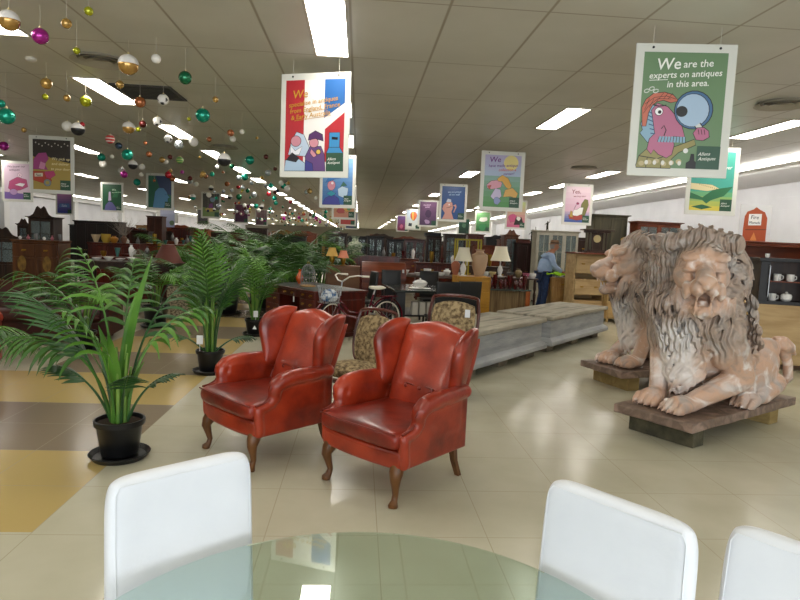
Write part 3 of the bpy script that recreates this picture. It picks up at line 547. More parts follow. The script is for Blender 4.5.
BAUB = [
(-2.47, 4.5, 3.01, 0.069, 'wg', 'big white over gold bauble hanging close above the top-left corner light'),
(-2.37, 4.71, 2.98, 0.058, 'mg', 'big shiny magenta bauble hanging right of the top-left corner light'),
(-2.05, 4.42, 2.99, 0.034, 'go', 'medium gold bauble hanging above and left of the round air diffuser'),
(-1.76, 4.09, 2.97, 0.028, 'li', 'medium lime green bauble hanging above the round air diffuser'),
(-2.24, 4.99, 2.97, 0.027, 'li', 'small lime green bauble hanging left of the round air diffuser'),
(-2.01, 5.42, 3.0, 0.085, 'wg', 'big white over gold bauble hanging right of the round air diffuser'),
(-1.74, 5.3, 3.03, 0.038, 'wh', 'medium white bauble hanging above the dark air grille'),
(-1.57, 5.54, 2.95, 0.057, 'gr', 'big dark green bauble hanging right of the dark air grille'),
(-3.12, 6.3, 3.0, 0.054, 'go', 'medium gold bauble hanging left of the nearest left ceiling light'),
(-3.47, 6.98, 3.01, 0.033, 'li', 'small lime green bauble hanging left of the nearest left ceiling light'),
(-3.06, 6.59, 2.93, 0.036, 'go', 'small gold bauble hanging left of the nearest left ceiling light'),
(-3.03, 6.95, 2.98, 0.06, 'li', 'medium lime green bauble hanging close below and left of the nearest left ceiling light'),
(-2.28, 5.94, 2.95, 0.037, 'go', 'medium gold bauble hanging close right of the nearest left ceiling light'),
(-2.41, 6.83, 2.98, 0.059, 'co', 'medium copper bauble hanging close below and left of the dark air grille'),
(-2.09, 6.59, 2.97, 0.057, 'wd', 'medium black-spotted white bauble hanging close below and right of the dark air grille'),
(-2.64, 8.11, 3.01, 0.061, 'wd', 'medium black-spotted white bauble hanging close above and left of the second left ceiling light'),
(-1.52, 6.44, 2.97, 0.031, 'go', 'small gold bauble hanging above and right of the second left ceiling light'),
(-1.83, 7.16, 2.94, 0.08, 'te', 'big glossy teal bauble hanging above and right of the second left ceiling light'),
(-3.78, 6.8, 2.75, 0.085, 'te', 'big glossy teal bauble hanging above and left of the red truck poster'),
(-4.08, 7.24, 2.96, 0.045, 'te', 'medium glossy teal bauble hanging below the top-left corner light'),
(-3.98, 8.57, 2.96, 0.067, 'wh', 'medium white bauble hanging above the red truck poster'),
(-3.72, 8.3, 2.89, 0.085, 'wb', 'big white over black bauble hanging above and right of the red truck poster'),
(-3.66, 8.29, 2.95, 0.033, 'rd', 'tiny red bauble hanging below and left of the nearest left ceiling light'),
(-4.86, 9.17, 2.97, 0.036, 'go', 'tiny gold bauble hanging above and left of the red truck poster'),
(-6.37, 11.36, 3.0, 0.08, 'mg', 'medium shiny magenta bauble hanging above the magenta car poster'),
(-3.28, 8.85, 3.03, 0.084, 'wg', 'big white over gold bauble hanging below and left of the dark air grille'),
(-2.98, 8.38, 2.94, 0.033, 'li', 'tiny lime green bauble hanging below the dark air grille'),
(-2.86, 8.2, 2.98, 0.046, 'dr', 'small dark maroon bauble hanging below the dark air grille'),
(-2.09, 7.54, 2.96, 0.024, 'li', 'tiny lime green bauble hanging close above and right of the second left ceiling light'),
(-3.76, 9.42, 2.94, 0.067, 'rw', 'medium red and white bauble hanging below the nearest left ceiling light'),
(-3.96, 10.26, 2.96, 0.057, 'nb', 'small navy blue bauble hanging above the dark green gown poster'),
(-3.62, 9.71, 2.76, 0.085, 'te', 'medium glossy teal bauble hanging above the dark green gown poster'),
(-4.31, 11.84, 2.83, 0.085, 'wb', 'medium white over black bauble hanging above and left of the blue face poster'),
(-4.66, 13.32, 2.95, 0.064, 'wh', 'small white bauble hanging above and left of the blue face poster'),
(-5.65, 14.82, 2.99, 0.083, 'wh', 'small white bauble hanging above the dark green gown poster'),
(-4.62, 11.66, 2.94, 0.037, 'wh', 'tiny white bauble hanging above the dark green gown poster'),
(-4.87, 11.8, 2.94, 0.075, 'te', 'medium glossy teal bauble hanging right of the red truck poster'),
(-5.66, 13.79, 3.02, 0.077, 'wh', 'small white bauble hanging right of the red truck poster'),
(-5.43, 15.18, 2.77, 0.085, 'te', 'small glossy teal bauble hanging left of the blue face poster'),
(-3.49, 10.12, 3.01, 0.032, 'co', 'tiny copper bauble hanging left of the second left ceiling light'),
(-3.7, 10.91, 2.93, 0.052, 'co', 'small copper bauble hanging below and left of the second left ceiling light'),
(-3.88, 12.17, 2.99, 0.058, 'go', 'small gold bauble hanging above the blue face poster'),
(-3.85, 12.31, 2.97, 0.049, 'wh', 'tiny white bauble hanging above the blue face poster'),
(-2.94, 9.51, 3.0, 0.061, 'wd', 'medium black-spotted white bauble hanging close below and left of the second left ceiling light'),
(-2.91, 9.94, 2.98, 0.071, 'si', 'medium clear silver bauble hanging close below the second left ceiling light'),
(-2.59, 9.61, 2.99, 0.069, 'wh', 'medium white bauble hanging close below and right of the second left ceiling light'),
(-2.27, 9.26, 2.99, 0.037, 'co', 'tiny copper bauble hanging close above the third left ceiling light'),
(-3.52, 11.5, 2.97, 0.046, 'dr', 'tiny dark maroon bauble hanging below the second left ceiling light'),
(-3.46, 11.89, 2.97, 0.067, 'gs', 'small green striped bauble hanging below the second left ceiling light'),
(-4.2, 13.77, 2.94, 0.044, 'go', 'tiny gold bauble hanging close above and right of the blue face poster'),
(-4.05, 14.11, 2.96, 0.045, 'mg', 'tiny shiny magenta bauble hanging above and right of the blue face poster'),
(-4.43, 16.13, 2.94, 0.078, 'si', 'small clear silver bauble hanging right of the blue face poster'),
(-4.54, 17.11, 2.94, 0.069, 'wh', 'tiny white bauble hanging above and left of the brown and olive poster'),
(-3.56, 14.01, 2.93, 0.068, 'go', 'small gold bauble hanging close below and left of the third left ceiling light'),
(-3.7, 14.8, 2.96, 0.06, 'co', 'tiny copper bauble hanging close below and left of the third left ceiling light'),
(-3.55, 14.77, 3.01, 0.059, 'te', 'tiny glossy teal bauble hanging close below the third left ceiling light'),
(-4.42, 18.32, 2.94, 0.074, 'wb', 'tiny white over black bauble hanging close above the brown and olive poster'),
(-4.74, 17.56, 2.61, 0.085, 'tw', 'small white over teal bauble hanging close left of the brown and olive poster'),
(-1.75, 8.27, 2.94, 0.046, 'co', 'small copper bauble hanging above and right of the third left ceiling light'),
(-1.87, 8.99, 2.97, 0.043, 'wh', 'small white bauble hanging above and right of the third left ceiling light'),
(-1.6, 8.26, 2.96, 0.033, 'wh', 'tiny white bauble hanging above and right of the third left ceiling light'),
(-1.53, 9.02, 3.01, 0.022, 'go', 'tiny gold bauble hanging left of the flag poster'),
(-1.8, 8.13, 2.57, 0.085, 'wb', 'big white over black bauble hanging close right of the third left ceiling light'),
(-2.05, 11.35, 2.97, 0.082, 'te', 'medium glossy teal bauble hanging right of the third left ceiling light'),
(-2.82, 14.99, 3.0, 0.085, 'te', 'small glossy teal bauble hanging below and right of the third left ceiling light'),
(-2.7, 12.95, 3.02, 0.052, 'gr', 'tiny dark green bauble hanging close below and right of the third left ceiling light'),
(-2.87, 11.05, 2.94, 0.027, 'go', 'tiny gold bauble hanging close left of the third left ceiling light'),
(-5.42, 11.27, 2.93, 0.071, 'rw', 'medium red and white bauble hanging close above and right of the red truck poster'),
(-5.11, 10.74, 3.02, 0.059, 'mg', 'small shiny magenta bauble hanging close above the red truck poster'),
(-6.32, 13.49, 2.95, 0.064, 'go', 'small gold bauble hanging close right of the red truck poster'),
(-3.01, 12.96, 2.99, 0.042, 'wh', 'tiny white bauble hanging close below the third left ceiling light'),
(-3.16, 14.19, 3.01, 0.034, 'co', 'tiny copper bauble hanging close below the third left ceiling light'),
(-3.74, 17.3, 3.0, 0.07, 'co', 'tiny copper bauble hanging above and right of the brown and olive poster'),
(-3.93, 18.86, 2.95, 0.061, 'si', 'tiny clear silver bauble hanging above and right of the brown and olive poster'),
(-3.46, 17.44, 2.94, 0.056, 'rd', 'tiny red bauble hanging above the plum purple poster'),
(-3.44, 17.47, 2.67, 0.085, 'gr', 'small dark green bauble hanging close above the plum purple poster'),
(-3.02, 17.45, 2.74, 0.085, 'si', 'small clear silver bauble hanging above and right of the plum purple poster'),
(-1.74, 11.23, 3.03, 0.045, 'dr', 'tiny dark maroon bauble hanging below and left of the flag poster'),
(-2.02, 13.36, 2.96, 0.065, 'si', 'small clear silver bauble hanging below the flag poster'),
(-1.8, 12.86, 3.0, 0.042, 'dr', 'tiny dark maroon bauble hanging below the flag poster'),
(-2.01, 15.48, 2.94, 0.063, 'wh', 'tiny white bauble hanging above and right of the plum purple poster'),
(-2.13, 16.57, 2.93, 0.04, 'rd', 'tiny red bauble hanging above and right of the plum purple poster'),
(-3.02, 20.24, 2.98, 0.082, 'rd', 'tiny red bauble hanging right of the brown and olive poster'),
(-2.46, 18.08, 2.93, 0.059, 'nb', 'tiny navy blue bauble hanging above and right of the plum purple poster'),
(-2.95, 16.58, 3.0, 0.054, 'wh', 'tiny white bauble hanging above the plum purple poster'),
(-2.45, 15.26, 3.02, 0.049, 'go', 'tiny gold bauble hanging above and right of the plum purple poster'),
(-2.96, 14.98, 2.97, 0.061, 'si', 'tiny clear silver bauble hanging below and right of the third left ceiling light'),
(-5.15, 21.04, 2.91, 0.085, 'wh', 'tiny white bauble hanging close above the brown and olive poster'),
(-4.43, 20.99, 2.87, 0.085, 'wb', 'tiny white over black bauble hanging close right of the brown and olive poster'),
(-5.49, 24.54, 2.99, 0.079, 'rw', 'tiny red and white bauble hanging close above and right of the brown and olive poster'),
(-5.23, 26.61, 2.97, 0.065, 'co', 'tiny copper bauble hanging close above the plum purple poster'),
(-3.54, 20.9, 2.6, 0.085, 'te', 'tiny glossy teal bauble hanging close above and right of the plum purple poster'),
(-4.17, 26.11, 2.9, 0.085, 'wh', 'tiny white bauble hanging close right of the plum purple poster')]
for (x, y, z, r, k, lab) in BAUB: bauble(k, x, y, z, r, lab)
# the swarm further back, each a bauble of its own
random.seed(11)
far = {}
ks = ['wh']*6+['go']*4+['te']*4+['rd']*3+['si']*3+['co']*3+['li']*2+['mg']*2+['gr']*2+['wb']*2+['nb', 'dr']
n_ = 0
while n_ < 205:
    Y = 13+34*random.random()**1.15; X = random.uniform(-5.3, -1.0); z = random.uniform(2.28, 3.0)
    if Y < 17 and z < 2.6: continue
    k = random.choice(ks); r = random.choice((.035, .045, .05, .06, .075))
    if abs(X+2.97) < .25 and z > 2.9: continue
    if k not in far:
        q = ball_mb(k, 12, 8)
        q.cur = 0; q.lathe([(.18, .95), (.18, 1.2)], n=6)
        o = q.build('bauble', BM[k]); far[k] = o
        tag(o, 'small %s bauble in the dense far swarm of baubles over the palms' % COLS[k][0], 'bauble', 'baubles in the far swarm')
        q = MB(); q.tube([(0, 0, 0), (0, 0, 1)], .0016, n=4); q.build('thread', thread_m, o)
    else: o = copy_tree(far[k])
    o.location = (X, Y, z); o.scale = (r, r, r); n_ += 1
    for c in o.children: c.location = (0, 0, 1.1); c.scale = (1/r, 1/r, (3.2-z-1.1*r)/r)
# ================================================================ red leather wing chairs
leather = mat('red_leather', '#64190a', '#a83a1e', scale=4.5, rough=.33, bump=.12, bscale=60, coat=.25, c3='#8f2c15', lo=.3, hi=.7)
leather_d = mat('dark_seat_leather', '#5a160a', '#842615', scale=5, rough=.36, bump=.25, bscale=14, coat=.2)
chair_wood = mat('brown_chair_wood', '#4a2c15', '#6b4522', scale=8, rough=.35, wood=1)
piping_m = mat('piping_leather', '#6b1c0c', rough=.4)
def wing_chair(label, loc, rz):
    t = thing('wing_armchair', label, 'armchair', loc, rz, 'red leather wing armchairs')
    t.scale = (1.03, 1.03, 1.0)
    q = MB()      # apron with bowed front
    def ap(x0, x1, z0, z1):
        lo_ = []
        for z, g in ((z0, -.012), (z0+.015, 0), (z1-.015, 0), (z1, -.012)):
            L_ = []
            for i in range(13):
                u = -1+2*i/12; L_.append((u*(x1+g), -.335-.03*(1-u*u)-g, z))
            L_ += [(.30+g, .30, z), (-.30-g, .30, z)]
            lo_.append(L_)
        q.loft(lo_)
    ap(-.33, .33, .235, .355); q.build('seat_rail', leather, t, bevel=.012)
    q = MB()
    hw = lambda y: .285+.05*max(0, min(1, (-.14-y)/.06))
    q.slab(lambda u, v: (hw(-.04+.335*v-.02)*u*(1-.05*abs(v)**9), -.045+.335*v*(1-.035*abs(u)**9)-.02*(1-u*u)*(v < 0)*(-v), .415+.022*(1-u*u)*(1-v*v)), .062, 22, 22, .3, 14)
    cu = q.build('seat_cushion', leather_d, t, sub=1)
    q = MB(); q.tube([(hw(-.3)*u*.965, -.372-.018*(1-u*u), .462) for u in [-1+i/8 for i in range(17)]], .005, n=6); q.build('piping', piping_m, cu)
    def Yb(z): return .175+(z-.40)*.36
    q = MB()
    def PB(u, v):
        top = .992+.05*math.cos(u*PI/2)**1.5
        z = .36+(top-.36)*(v+1)/2
        return (u*(.25+.045*(z-.36)), Yb(z)-.02*math.cos(u*PI/2)*math.sin((v+1)*PI/2)+.03, z)
    q.slab(PB, lambda u, v: .060+.016*math.exp(-((v+.35)/.3)**2), 18, 20, .5, 8)
    bk_ = q.build('backrest', leather, t, sub=1)
    for x in (-.085, .035, .14):
        q = MB(); q.ell((0, 0, 0), (.014, .008, .014), n=10, m_=6); o = q.build('button', leather_d, bk_); o.location = (x, Yb(.60)-.068, .60)
    q = MB(); q.tube([(-.10+.25*i/8, Yb(.615)-.062-.004*math.sin(i), .613+.004*math.sin(i*1.3)) for i in range(9)], .006, n=6); q.build('tuft_fold', piping_m, bk_)
    for s in (-1, 1):
        q = MB()
        def PW_(u, v):      # u back..front, v bottom..top
            k = (v+1)/2; z = .55+.475*k
            wd = .12+.13*(math.sin(min(1, k*1.12)*PI*.5)**2)-.03*max(0, (k-.85)/.15)
            f = (u+1)/2
            z2 = z-.05*f*f*max(0, k-.5)*2+.025*math.sin(f*PI)*k
            return (s*(.275+.075*f*(.5+.5*k)+.02*k), Yb(z)+.06-wd*f*1.08-.02*f, z2)
        q.slab(PW_, lambda u, v: .034+.012*(u+1)/2, 14, 18, .5, 6)
        q.build('wing', leather, t, sub=1)
        q = MB()      # arm: panel, roll and scroll front, joined
        for i in range(22):
            f = i/21; y = -.30+.60*f
            zt = .605 if y > -.13 else max(.435, .605-(-.13-y)*2.4); q.box((s*(.318-.008*f), y, (.235+zt)/2), (.064, .036, zt-.235))
        path = [(s*.345, .26, .630), (s*.35, .12, .628), (s*.352, 0, .628), (s*.352, -.09, .622), (s*.35, -.145, .610), (s*.345, -.185, .58), (s*.338, -.192, .54), (s*.334, -.190, .50), (s*.33, -.215, .462), (s*.33, -.265, .440), (s*.33, -.315, .432)]
        q.tube(path, [.046, .052, .056, .058, .057, .053, .047, .043, .039, .036, .033], n=14)
        q.ell(path[0], .05)
        q.ell(path[-1], (.034, .03, .034))
        q.box((s*.318, -.20, .335), (.06, .25, .19)); q.box((s*.318, .06, .50), (.06, .34, .24))
        q.cap((s*.332, -.30, .27), (s*.332, -.31, .42), .034, .034)
        am = q.build('arm', leather, t, remesh=.011, smooth=5)
        q = MB(); q.tube([(p[0]+s*.012, p[1]-.056+(.012 if i > 4 else 0)+(.02 if i > 6 else 0), p[2]+(.03 if i > 6 else .015 if i > 5 else 0)) for i, p in enumerate(path) if i > 3], .0075, n=6)
        q.build('arm_piping', piping_m, am)
        # outside panel up to wing
        q = MB()
        q.slab(lambda u, v: (s*(.298+.006*v), Yb(.62+.34*v)+.045+.055*u, .62+.34*v), .024, 6, 14, .3)
        q.build('side_panel', leather, t, sub=1)
        q = MB()      # cabriole front leg
        q.tube([(s*.285, -.30, .25), (s*.292, -.318, .215), (s*.298, -.33, .175), (s*.290, -.318, .12), (s*.283, -.308, .07), (s*.285, -.318, .035), (s*.292, -.335, .012), (s*.293, -.337, 0)],
               [.046, .044, .034, .024, .019, .020, .031, .026], n=12); q.build('leg', chair_wood, t)
        q = MB(); q.loft([[(s*.26+a*h, .27+y+b_*h, z) for a, b_ in ((-1, -1), (1, -1), (1, 1), (-1, 1))] for z, y, h in ((.27, 0, .024), (.12, .035, .019), (0, .09, .017))]); q.build('leg', chair_wood, t, bevel=.003)
    return t
RZ = -PI/4
w1 = wing_chair('red leather wing armchair in front, nearer the marble lions', (.29, 3.93, 0), RZ)
w2 = dup(w1, 'red leather wing armchair further left, nearer the potted palms', (-.635, 4.47, 0), RZ-.04)
# ================================================================ glass table and white chairs
glass_m = mat('table_glass', '#f2fbf8', rough=.0, trans=1, ior=1.5)
edge_m = mat('glass_edge', '#7fb5a4', rough=.05, trans=.7, ior=1.5)
chrome = mat('chrome', '#c9cccf', rough=.12, metal=1)
TC = (.035, 1.03, 0); TR = .66
t = thing('round_glass_table', 'round clear glass dining table in the foreground between white chairs', 'table', TC)
q = MB()
prof = [(TR-.004, .738), (TR, .741), (TR, .746), (TR-.006, .75)]
q.lathe(prof, n=128); top = q.build('glass_top', None or mat('green_tint_glass', '#dcefe8', rough=.0, trans=1, ior=1.5), t, sharp=25)
q = MB(); q.lathe([(.24, 0), (.25, .008), (.24, .02), (.06, .035), (.045, .08), (.045, .68), (.07, .70), (.2, .725), (.2, .738)], n=40); q.build('pedestal', chrome, t)
white_l = mat('white_leather', '#dfe1e4', '#d3d6da', scale=3, rough=.42, bump=.08, bscale=70)
stitch_m = mat('stitching', '#dcdfe2', rough=.6)
def white_chair(label, loc, rz):
    t = thing('white_dining_chair', label, 'chair', loc, rz, 'white leather dining chairs round the glass table')
    q = MB()   # back: faces -Y, slight lean
    q.slab(lambda u, v: (u*(.208-.008*(v+1)/2)*(1-.07*max(0, v)**10), .20+.012*(v+1), .695+.285*v-.018*max(0, v)*abs(u)**9), .031, 22, 24, .5, 22)
    b_ = q.build('backrest', white_l, t, sub=1)
    q = MB()
    pts = [(-.186, .165, .43), (-.186, .18, .8), (-.183, .192, .94), (-.172, .194, .962), (.172, .194, .962), (.183, .192, .94), (.186, .18, .8), (.186, .165, .43)]
    q.tube([(x, .20+.012*((z-.695)/.285+1)-.0295, z) for x, y, z in pts], .0014, n=5); q.build('seam', stitch_m, b_)
    q = MB(); q.slab(lambda u, v: (u*.205, -.035+.205*v, .44), .042, 12, 12, .25); q.build('seat', white_l, t, sub=1)
    for sx in (-1, 1):
        for sy in (-1, 1):
            q = MB(); q.box((sx*.175, -.03+sy*.17+(.02 if sy > 0 else 0), .205), (.04, .04, .41)); q.build('leg', chrome, t, bevel=.004)
    return t
def at_chair(pa, pb, z=.98):
    a = atz(*pa, z); b_ = atz(*pb, z); return a, b_
def face(a, b_, toward):
    c = (a+b_)/2; d = Vector((b_.x-a.x, b_.y-a.y)); n = Vector((-d.y, d.x)).normalized()
    if n.dot(Vector((toward[0]-c.x, toward[1]-c.y))) < 0: n = -n
    rz = math.atan2(n.x, -n.y)      # local -Y -> n
    return (c.x-n.x*.22, c.y-n.y*.22), rz
def place_white(mk, label, pa, pb):
    a, b_ = at_chair(pa, pb); c, rz = face(a, b_, TC)
    c = ((a.x+b_.x)/2+math.sin(-rz)*.224*1, (a.y+b_.y)/2+0)
    n = Vector((math.sin(rz), -math.cos(rz)))
    pos = Vector(((a.x+b_.x)/2, (a.y+b_.y)/2))+n*.224
    return mk(label, (pos.x, pos.y, 0), rz)
wc = place_white(white_chair, 'white leather dining chair left of the glass table', (103, 480), (250, 447))
place_white(lambda l, p, r: dup(wc, l, p, r), 'white leather dining chair right of the glass table, second from the right edge', (550, 473), (702, 528))
place_white(lambda l, p, r: dup(wc, l, p, r), 'white leather dining chair cut off by the right edge of the picture', (729, 517), (958.5, 597.7))
# ================================================================ carved marble lions
marble = mat('carved_marble', '#bfa898', '#b5aeaa', scale=1.7, rough=.5, bump=.5, bscale=38, c3='#c9a389', lo=.3, hi=.68, dist=1.8, detail=8)
nt = marble.node_tree; N = nt.nodes; L = nt.links; b = N['Principled BSDF']
src = b.inputs['Base Color'].links[0].from_socket
tc = N.new('ShaderNodeTexCoord')
n4 = N.new('ShaderNodeTexNoise'); n4.inputs['Scale'].default_value = 3.1; n4.inputs['Detail'].default_value = 9; n4.inputs['Distortion'].default_value = 2.4
L.new(tc.outputs['Object'], n4.inputs['Vector'])
for lo_, hi_, c in ((.54, .66, '#ece7e2'), (.40, .34, '#8f8983')):
    mr = N.new('ShaderNodeMapRange'); L.new(n4.outputs['Fac'], mr.inputs[0]); mr.inputs[1].default_value = lo_; mr.inputs[2].default_value = hi_
    if c == '#8f8983': mr.inputs[1].default_value = .42; mr.inputs[2].default_value = .33
    mr.inputs[4].default_value = .75 if c == '#ece7e2' else .4; mx = N.new('ShaderNodeMixRGB'); L.new(mr.outputs[0], mx.inputs[0]); L.new(src, mx.inputs[1]); mx.inputs[2].default_value = lin(c); src = mx.outputs[0]
for an, c, k_ in (('carving', '#948d84', .6), ('bib', '#e6e2de', .8)):
    aa = N.new('ShaderNodeAttribute'); aa.attribute_name = an; mm_ = N.new('ShaderNodeMath'); mm_.operation = 'MULTIPLY'; L.new(aa.outputs['Fac'], mm_.inputs[0]); mm_.inputs[1].default_value = k_
    mx = N.new('ShaderNodeMixRGB'); L.new(mm_.outputs[0], mx.inputs[0]); L.new(src, mx.inputs[1]); mx.inputs[2].default_value = lin(c); src = mx.outputs[0]
L.new(src, b.inputs['Base Color'])
wv = N.new('ShaderNodeTexWave'); wv.bands_direction = 'Y'; wv.inputs['Scale'].default_value = 7; wv.inputs['Distortion'].default_value = 9; wv.inputs['Detail'].default_value = 2; wv.inputs['Detail Scale'].default_value = .6
L.new(tc.outputs['Object'], wv.inputs['Vector'])
mk_ = N.new('ShaderNodeAttribute'); mk_.attribute_name = 'carving'
mk2 = N.new('ShaderNodeMath'); mk2.operation = 'MULTIPLY'; L.new(wv.outputs['Fac'], mk2.inputs[0]); L.new(mk_.outputs['Fac'], mk2.inputs[1])
bq = N.new('ShaderNodeBump'); bq.inputs['Strength'].default_value = .9; bq.inputs['Distance'].default_value = .03; L.new(mk2.outputs[0], bq.inputs['Height'])
ob = b.inputs['Normal'].links[0].from_node; L.new(bq.outputs[0], ob.inputs['Normal'])
slab_m = mat('marble_slab', '#8d7563', '#a98f80', scale=3.5, rough=.5, bump=.4, bscale=25, c3='#6b5a4e', lo=.3, hi=.7, dist=1.5, detail=8)
old_block = mat('mossy_block', '#3c3a2c', '#5a5540', scale=9, rough=.85, bump=.6, bscale=40)
pine_block = mat('rough_pine', '#8a7346', '#a08a58', scale=7, rough=.8, wood=2, bump=.2, bscale=40)
def lion(label, loc, rz, head_yaw, mir=1, vox=.0095, seed=1):
    R_ = random.Random(seed); S = mir
    t = thing('marble_lion_statue', label, 'statue', loc, rz, 'pair of marble lions')
    q = MB()
    V = lambda x, y, z: Vector((x, y*S, z))
    def E(c, r, ry=0, rzz=0, rx=0): q.ell(V(*c), r, R=Matrix.Rotation(rzz*S, 3, 'Z') @ Matrix.Rotation(ry, 3, 'Y') @ Matrix.Rotation(rx*S, 3, 'X'), n=18, m_=12)
    E((-.74, 0, .62), (.40, .30, .40), .45); E((-1.1, 0, .43), (.42, .25, .29), .35); E((-1.42, 0, .36), (.27, .26, .32))
    E((-.58, 0, .60), (.25, .25, .36)); E((-.62, 0, .95), (.28, .30, .36))
    for s in (-1, 1):
        E((-1.33, s*.25, .32), (.30, .12, .28), .3); E((-1.40, s*.26, .47), (.17, .10, .13))
        q.cap(V(-1.55, s*.30, .16), V(-1.25, s*.33, .08), .10, .08); q.cap(V(-1.3, s*.32, .08), V(-1.08, s*.31, .06), .075, .07)
    def paw(x, y, yaw=0, k=1.0):
        c = V(x, y, 0); R3 = Matrix.Rotation(yaw*S, 3, 'Z')
        q.ell(c+R3 @ Vector((-.03, 0, .06*k)), (.11*k, .095*k, .07*k))
        for i in range(4):
            o = (i-1.5)*.052*k; f = .055-.012*abs(i-1.5)
            q.ell(c+R3 @ Vector((f*k, o, .048*k)), (.052*k, .027*k, .048*k), n=10, m_=8); q.ell(c+R3 @ Vector(((f+.035)*k, o, .034*k)), (.036*k, .025*k, .033*k), n=10, m_=8)
            q.cap(c+R3 @ Vector(((f+.06)*k, o, .035*k)), c+R3 @ Vector(((f+.085)*k, o, .008*k)), .012*k, .005*k, 6)
    # straight foreleg (the lion's right) and the slanting one (its left)
    E((-.52, -.25, .66), (.19, .14, .26)); q.cap(V(-.52, -.25, .55), V(-.43, -.21, .28), .12, .085); q.cap(V(-.43, -.21, .28), V(-.38, -.18, .08), .082, .08); paw(-.26, -.17, .0, 1.15)
    E((-.62, .26, .64), (.2, .15, .28)); q.cap(V(-.66, .29, .55), V(-.80, .32, .30), .15, .12); q.cap(V(-.80, .32, .28), V(-.42, .20, .13), .12, .085); q.cap(V(-.42, .20, .13), V(-.32, .16, .08), .085, .08); paw(-.21, .12, -.3, 1.15)
    paw(-.98, .32, -.1, 1.05); paw(-.98, -.32, .1, 1.05)
    # fur edging behind the elbow and tail
    for i in range(9):
        f = i/8; p = V(-.93+.06*math.sin(i), .33-.03*f, .52-.44*f); q.tube([p, p+V(-.06, .02, -.03), p+V(-.1, .02, -.09), p+V(-.09, .02, -.13)], [.04, .035, .025, .008], n=7)
    tl = [(-1.66, .05, .3), (-1.76, .16, .2), (-1.78, .27, .10), (-1.76, .33, .2), (-1.72, .33, .34), (-1.66, .31, .46), (-1.58, .30, .54)]
    q.tube([V(*p) for p in tl], [.055, .05, .048, .045, .045, .05, .05], n=9)
    for i in range(7): a = i*.9; p = V(-1.58, .30, .53); q.tube([p, p+V(-.05*math.cos(a), .04*math.sin(a), .04), p+V(-.09*math.cos(a)-.05, .06*math.sin(a)+.02, -.02), p+V(-.15, .06*math.sin(a)+.03, -.1)], [.045, .042, .03, .01], n=7)
    # head frame
    HC = Vector((-.45, .07*S, 1.185)); HR = Matrix.Rotation(head_yaw*S, 3, 'Z') @ Matrix.Rotation(.10, 3, 'Y'); k = 1.27
    def H(x, y, z): return HC+HR @ Vector((x*k, y*k, z*k))
    def HE(c, r, ry=0, rz_=0, rx=0): q.ell(H(*c), tuple(a*k for a in r), R=HR @ Matrix.Rotation(rz_, 3, 'Z') @ Matrix.Rotation(ry, 3, 'Y') @ Matrix.Rotation(rx, 3, 'X'), n=16, m_=11)
    HE((0, 0, .03), (.21, .165, .21)); HE((.11, 0, .10), (.13, .12, .10)); HE((.20, 0, .06), (.16, .06, .055), .35); HE((.28, 0, .015), (.13, .06, .065), .15)
    HE((.37, 0, .005), (.045, .062, .035)); HE((.39, 0, -.02), (.03, .035, .035))
    for s in (-1, 1):
        HE((.17, s*.085, .135), (.075, .065, .035), .2, s*.4); HE((.195, s*.085, .075), (.035, .036, .03)); HE((.20, s*.088, .05), (.05, .045, .018), 0, s*.3)
        HE((.13, s*.115, -.01), (.12, .05, .075), .2, -s*.3); HE((.31, s*.046, -.05), (.085, .045, .055), .1, -s*.12); HE((.25, s*.10, -.08), (.07, .03, .06), .3)
        HE((.375, s*.025, -.003), (.018, .014, .014))
        q.cap(H(.335, s*.045, -.07), H(.335, s*.042, -.13), .016*k, .006*k, 8); q.cap(H(.30, s*.042, -.185), H(.305, s*.042, -.14), .014*k, .006*k, 8)
        HE((-.02, s*.20, .20), (.055, .06, .075)); HE((.02, s*.205, .20), (.02, .035, .05))
        HE((.08, s*.125, -.16), (.13, .04, .10), .4)
    HE((.15, 0, -.215), (.17, .085, .045), -.12); HE((.28, 0, -.215), (.06, .065, .045)); HE((.15, 0, -.165), (.13, .045, .022), -.15); HE((.02, 0, -.16), (.12, .10, .12))
    HE((.17, 0, .155), (.05, .05, .055))
    # mane
    face = (H(.2, 0, 0)-HC).normalized()
    MC = HC-face*.21+HR @ Vector((0, -.0*S, 0))+Vector((0, 0, -.06)); RX, RY, RZ_ = .26, .315, .42
    q.ell(MC, (RX, RY, RZ_), R=Matrix.Rotation(head_yaw*S*.5, 3, 'Z'), n=20, m_=14)
    q.ell(V(-.50, 0, .74), (.25, .30, .38)); q.ell(V(-.66, 0, .82), (.33, .37, .36))
    def lock(p, d, L_, r, curl, out):
        pts = []; rr = []; d = d.normalized(); side = d.cross(out).normalized()
        n = 8
        for i in range(n):
            f = i/(n-1)
            w_ = math.sin(f*PI*1.6+curl)*.16*L_
            pts.append(p+d*L_*f+side*w_+out*(.02+.05*math.sin(f*PI)-.03*f+.015*max(0, f-.75)))
            rr.append(r*(.75+.5*math.sin(min(1, f*1.5)*PI))*(1-f**3*.8))
        for j in (-1, 0, 1):
            q.tube([P_+side*j*r_*.62-out*abs(j)*r_*.25 for P_, r_ in zip(pts, rr)], [r_*.52 for r_ in rr], n=6)
        q.tube([P_-out*.012 for P_ in pts], [r_*.6 for r_ in rr], n=6)
    G = Vector((0, 0, -1))
    up_ = HR @ Vector((0, 0, 1)); sd = HR @ Vector((0, 1, 0))
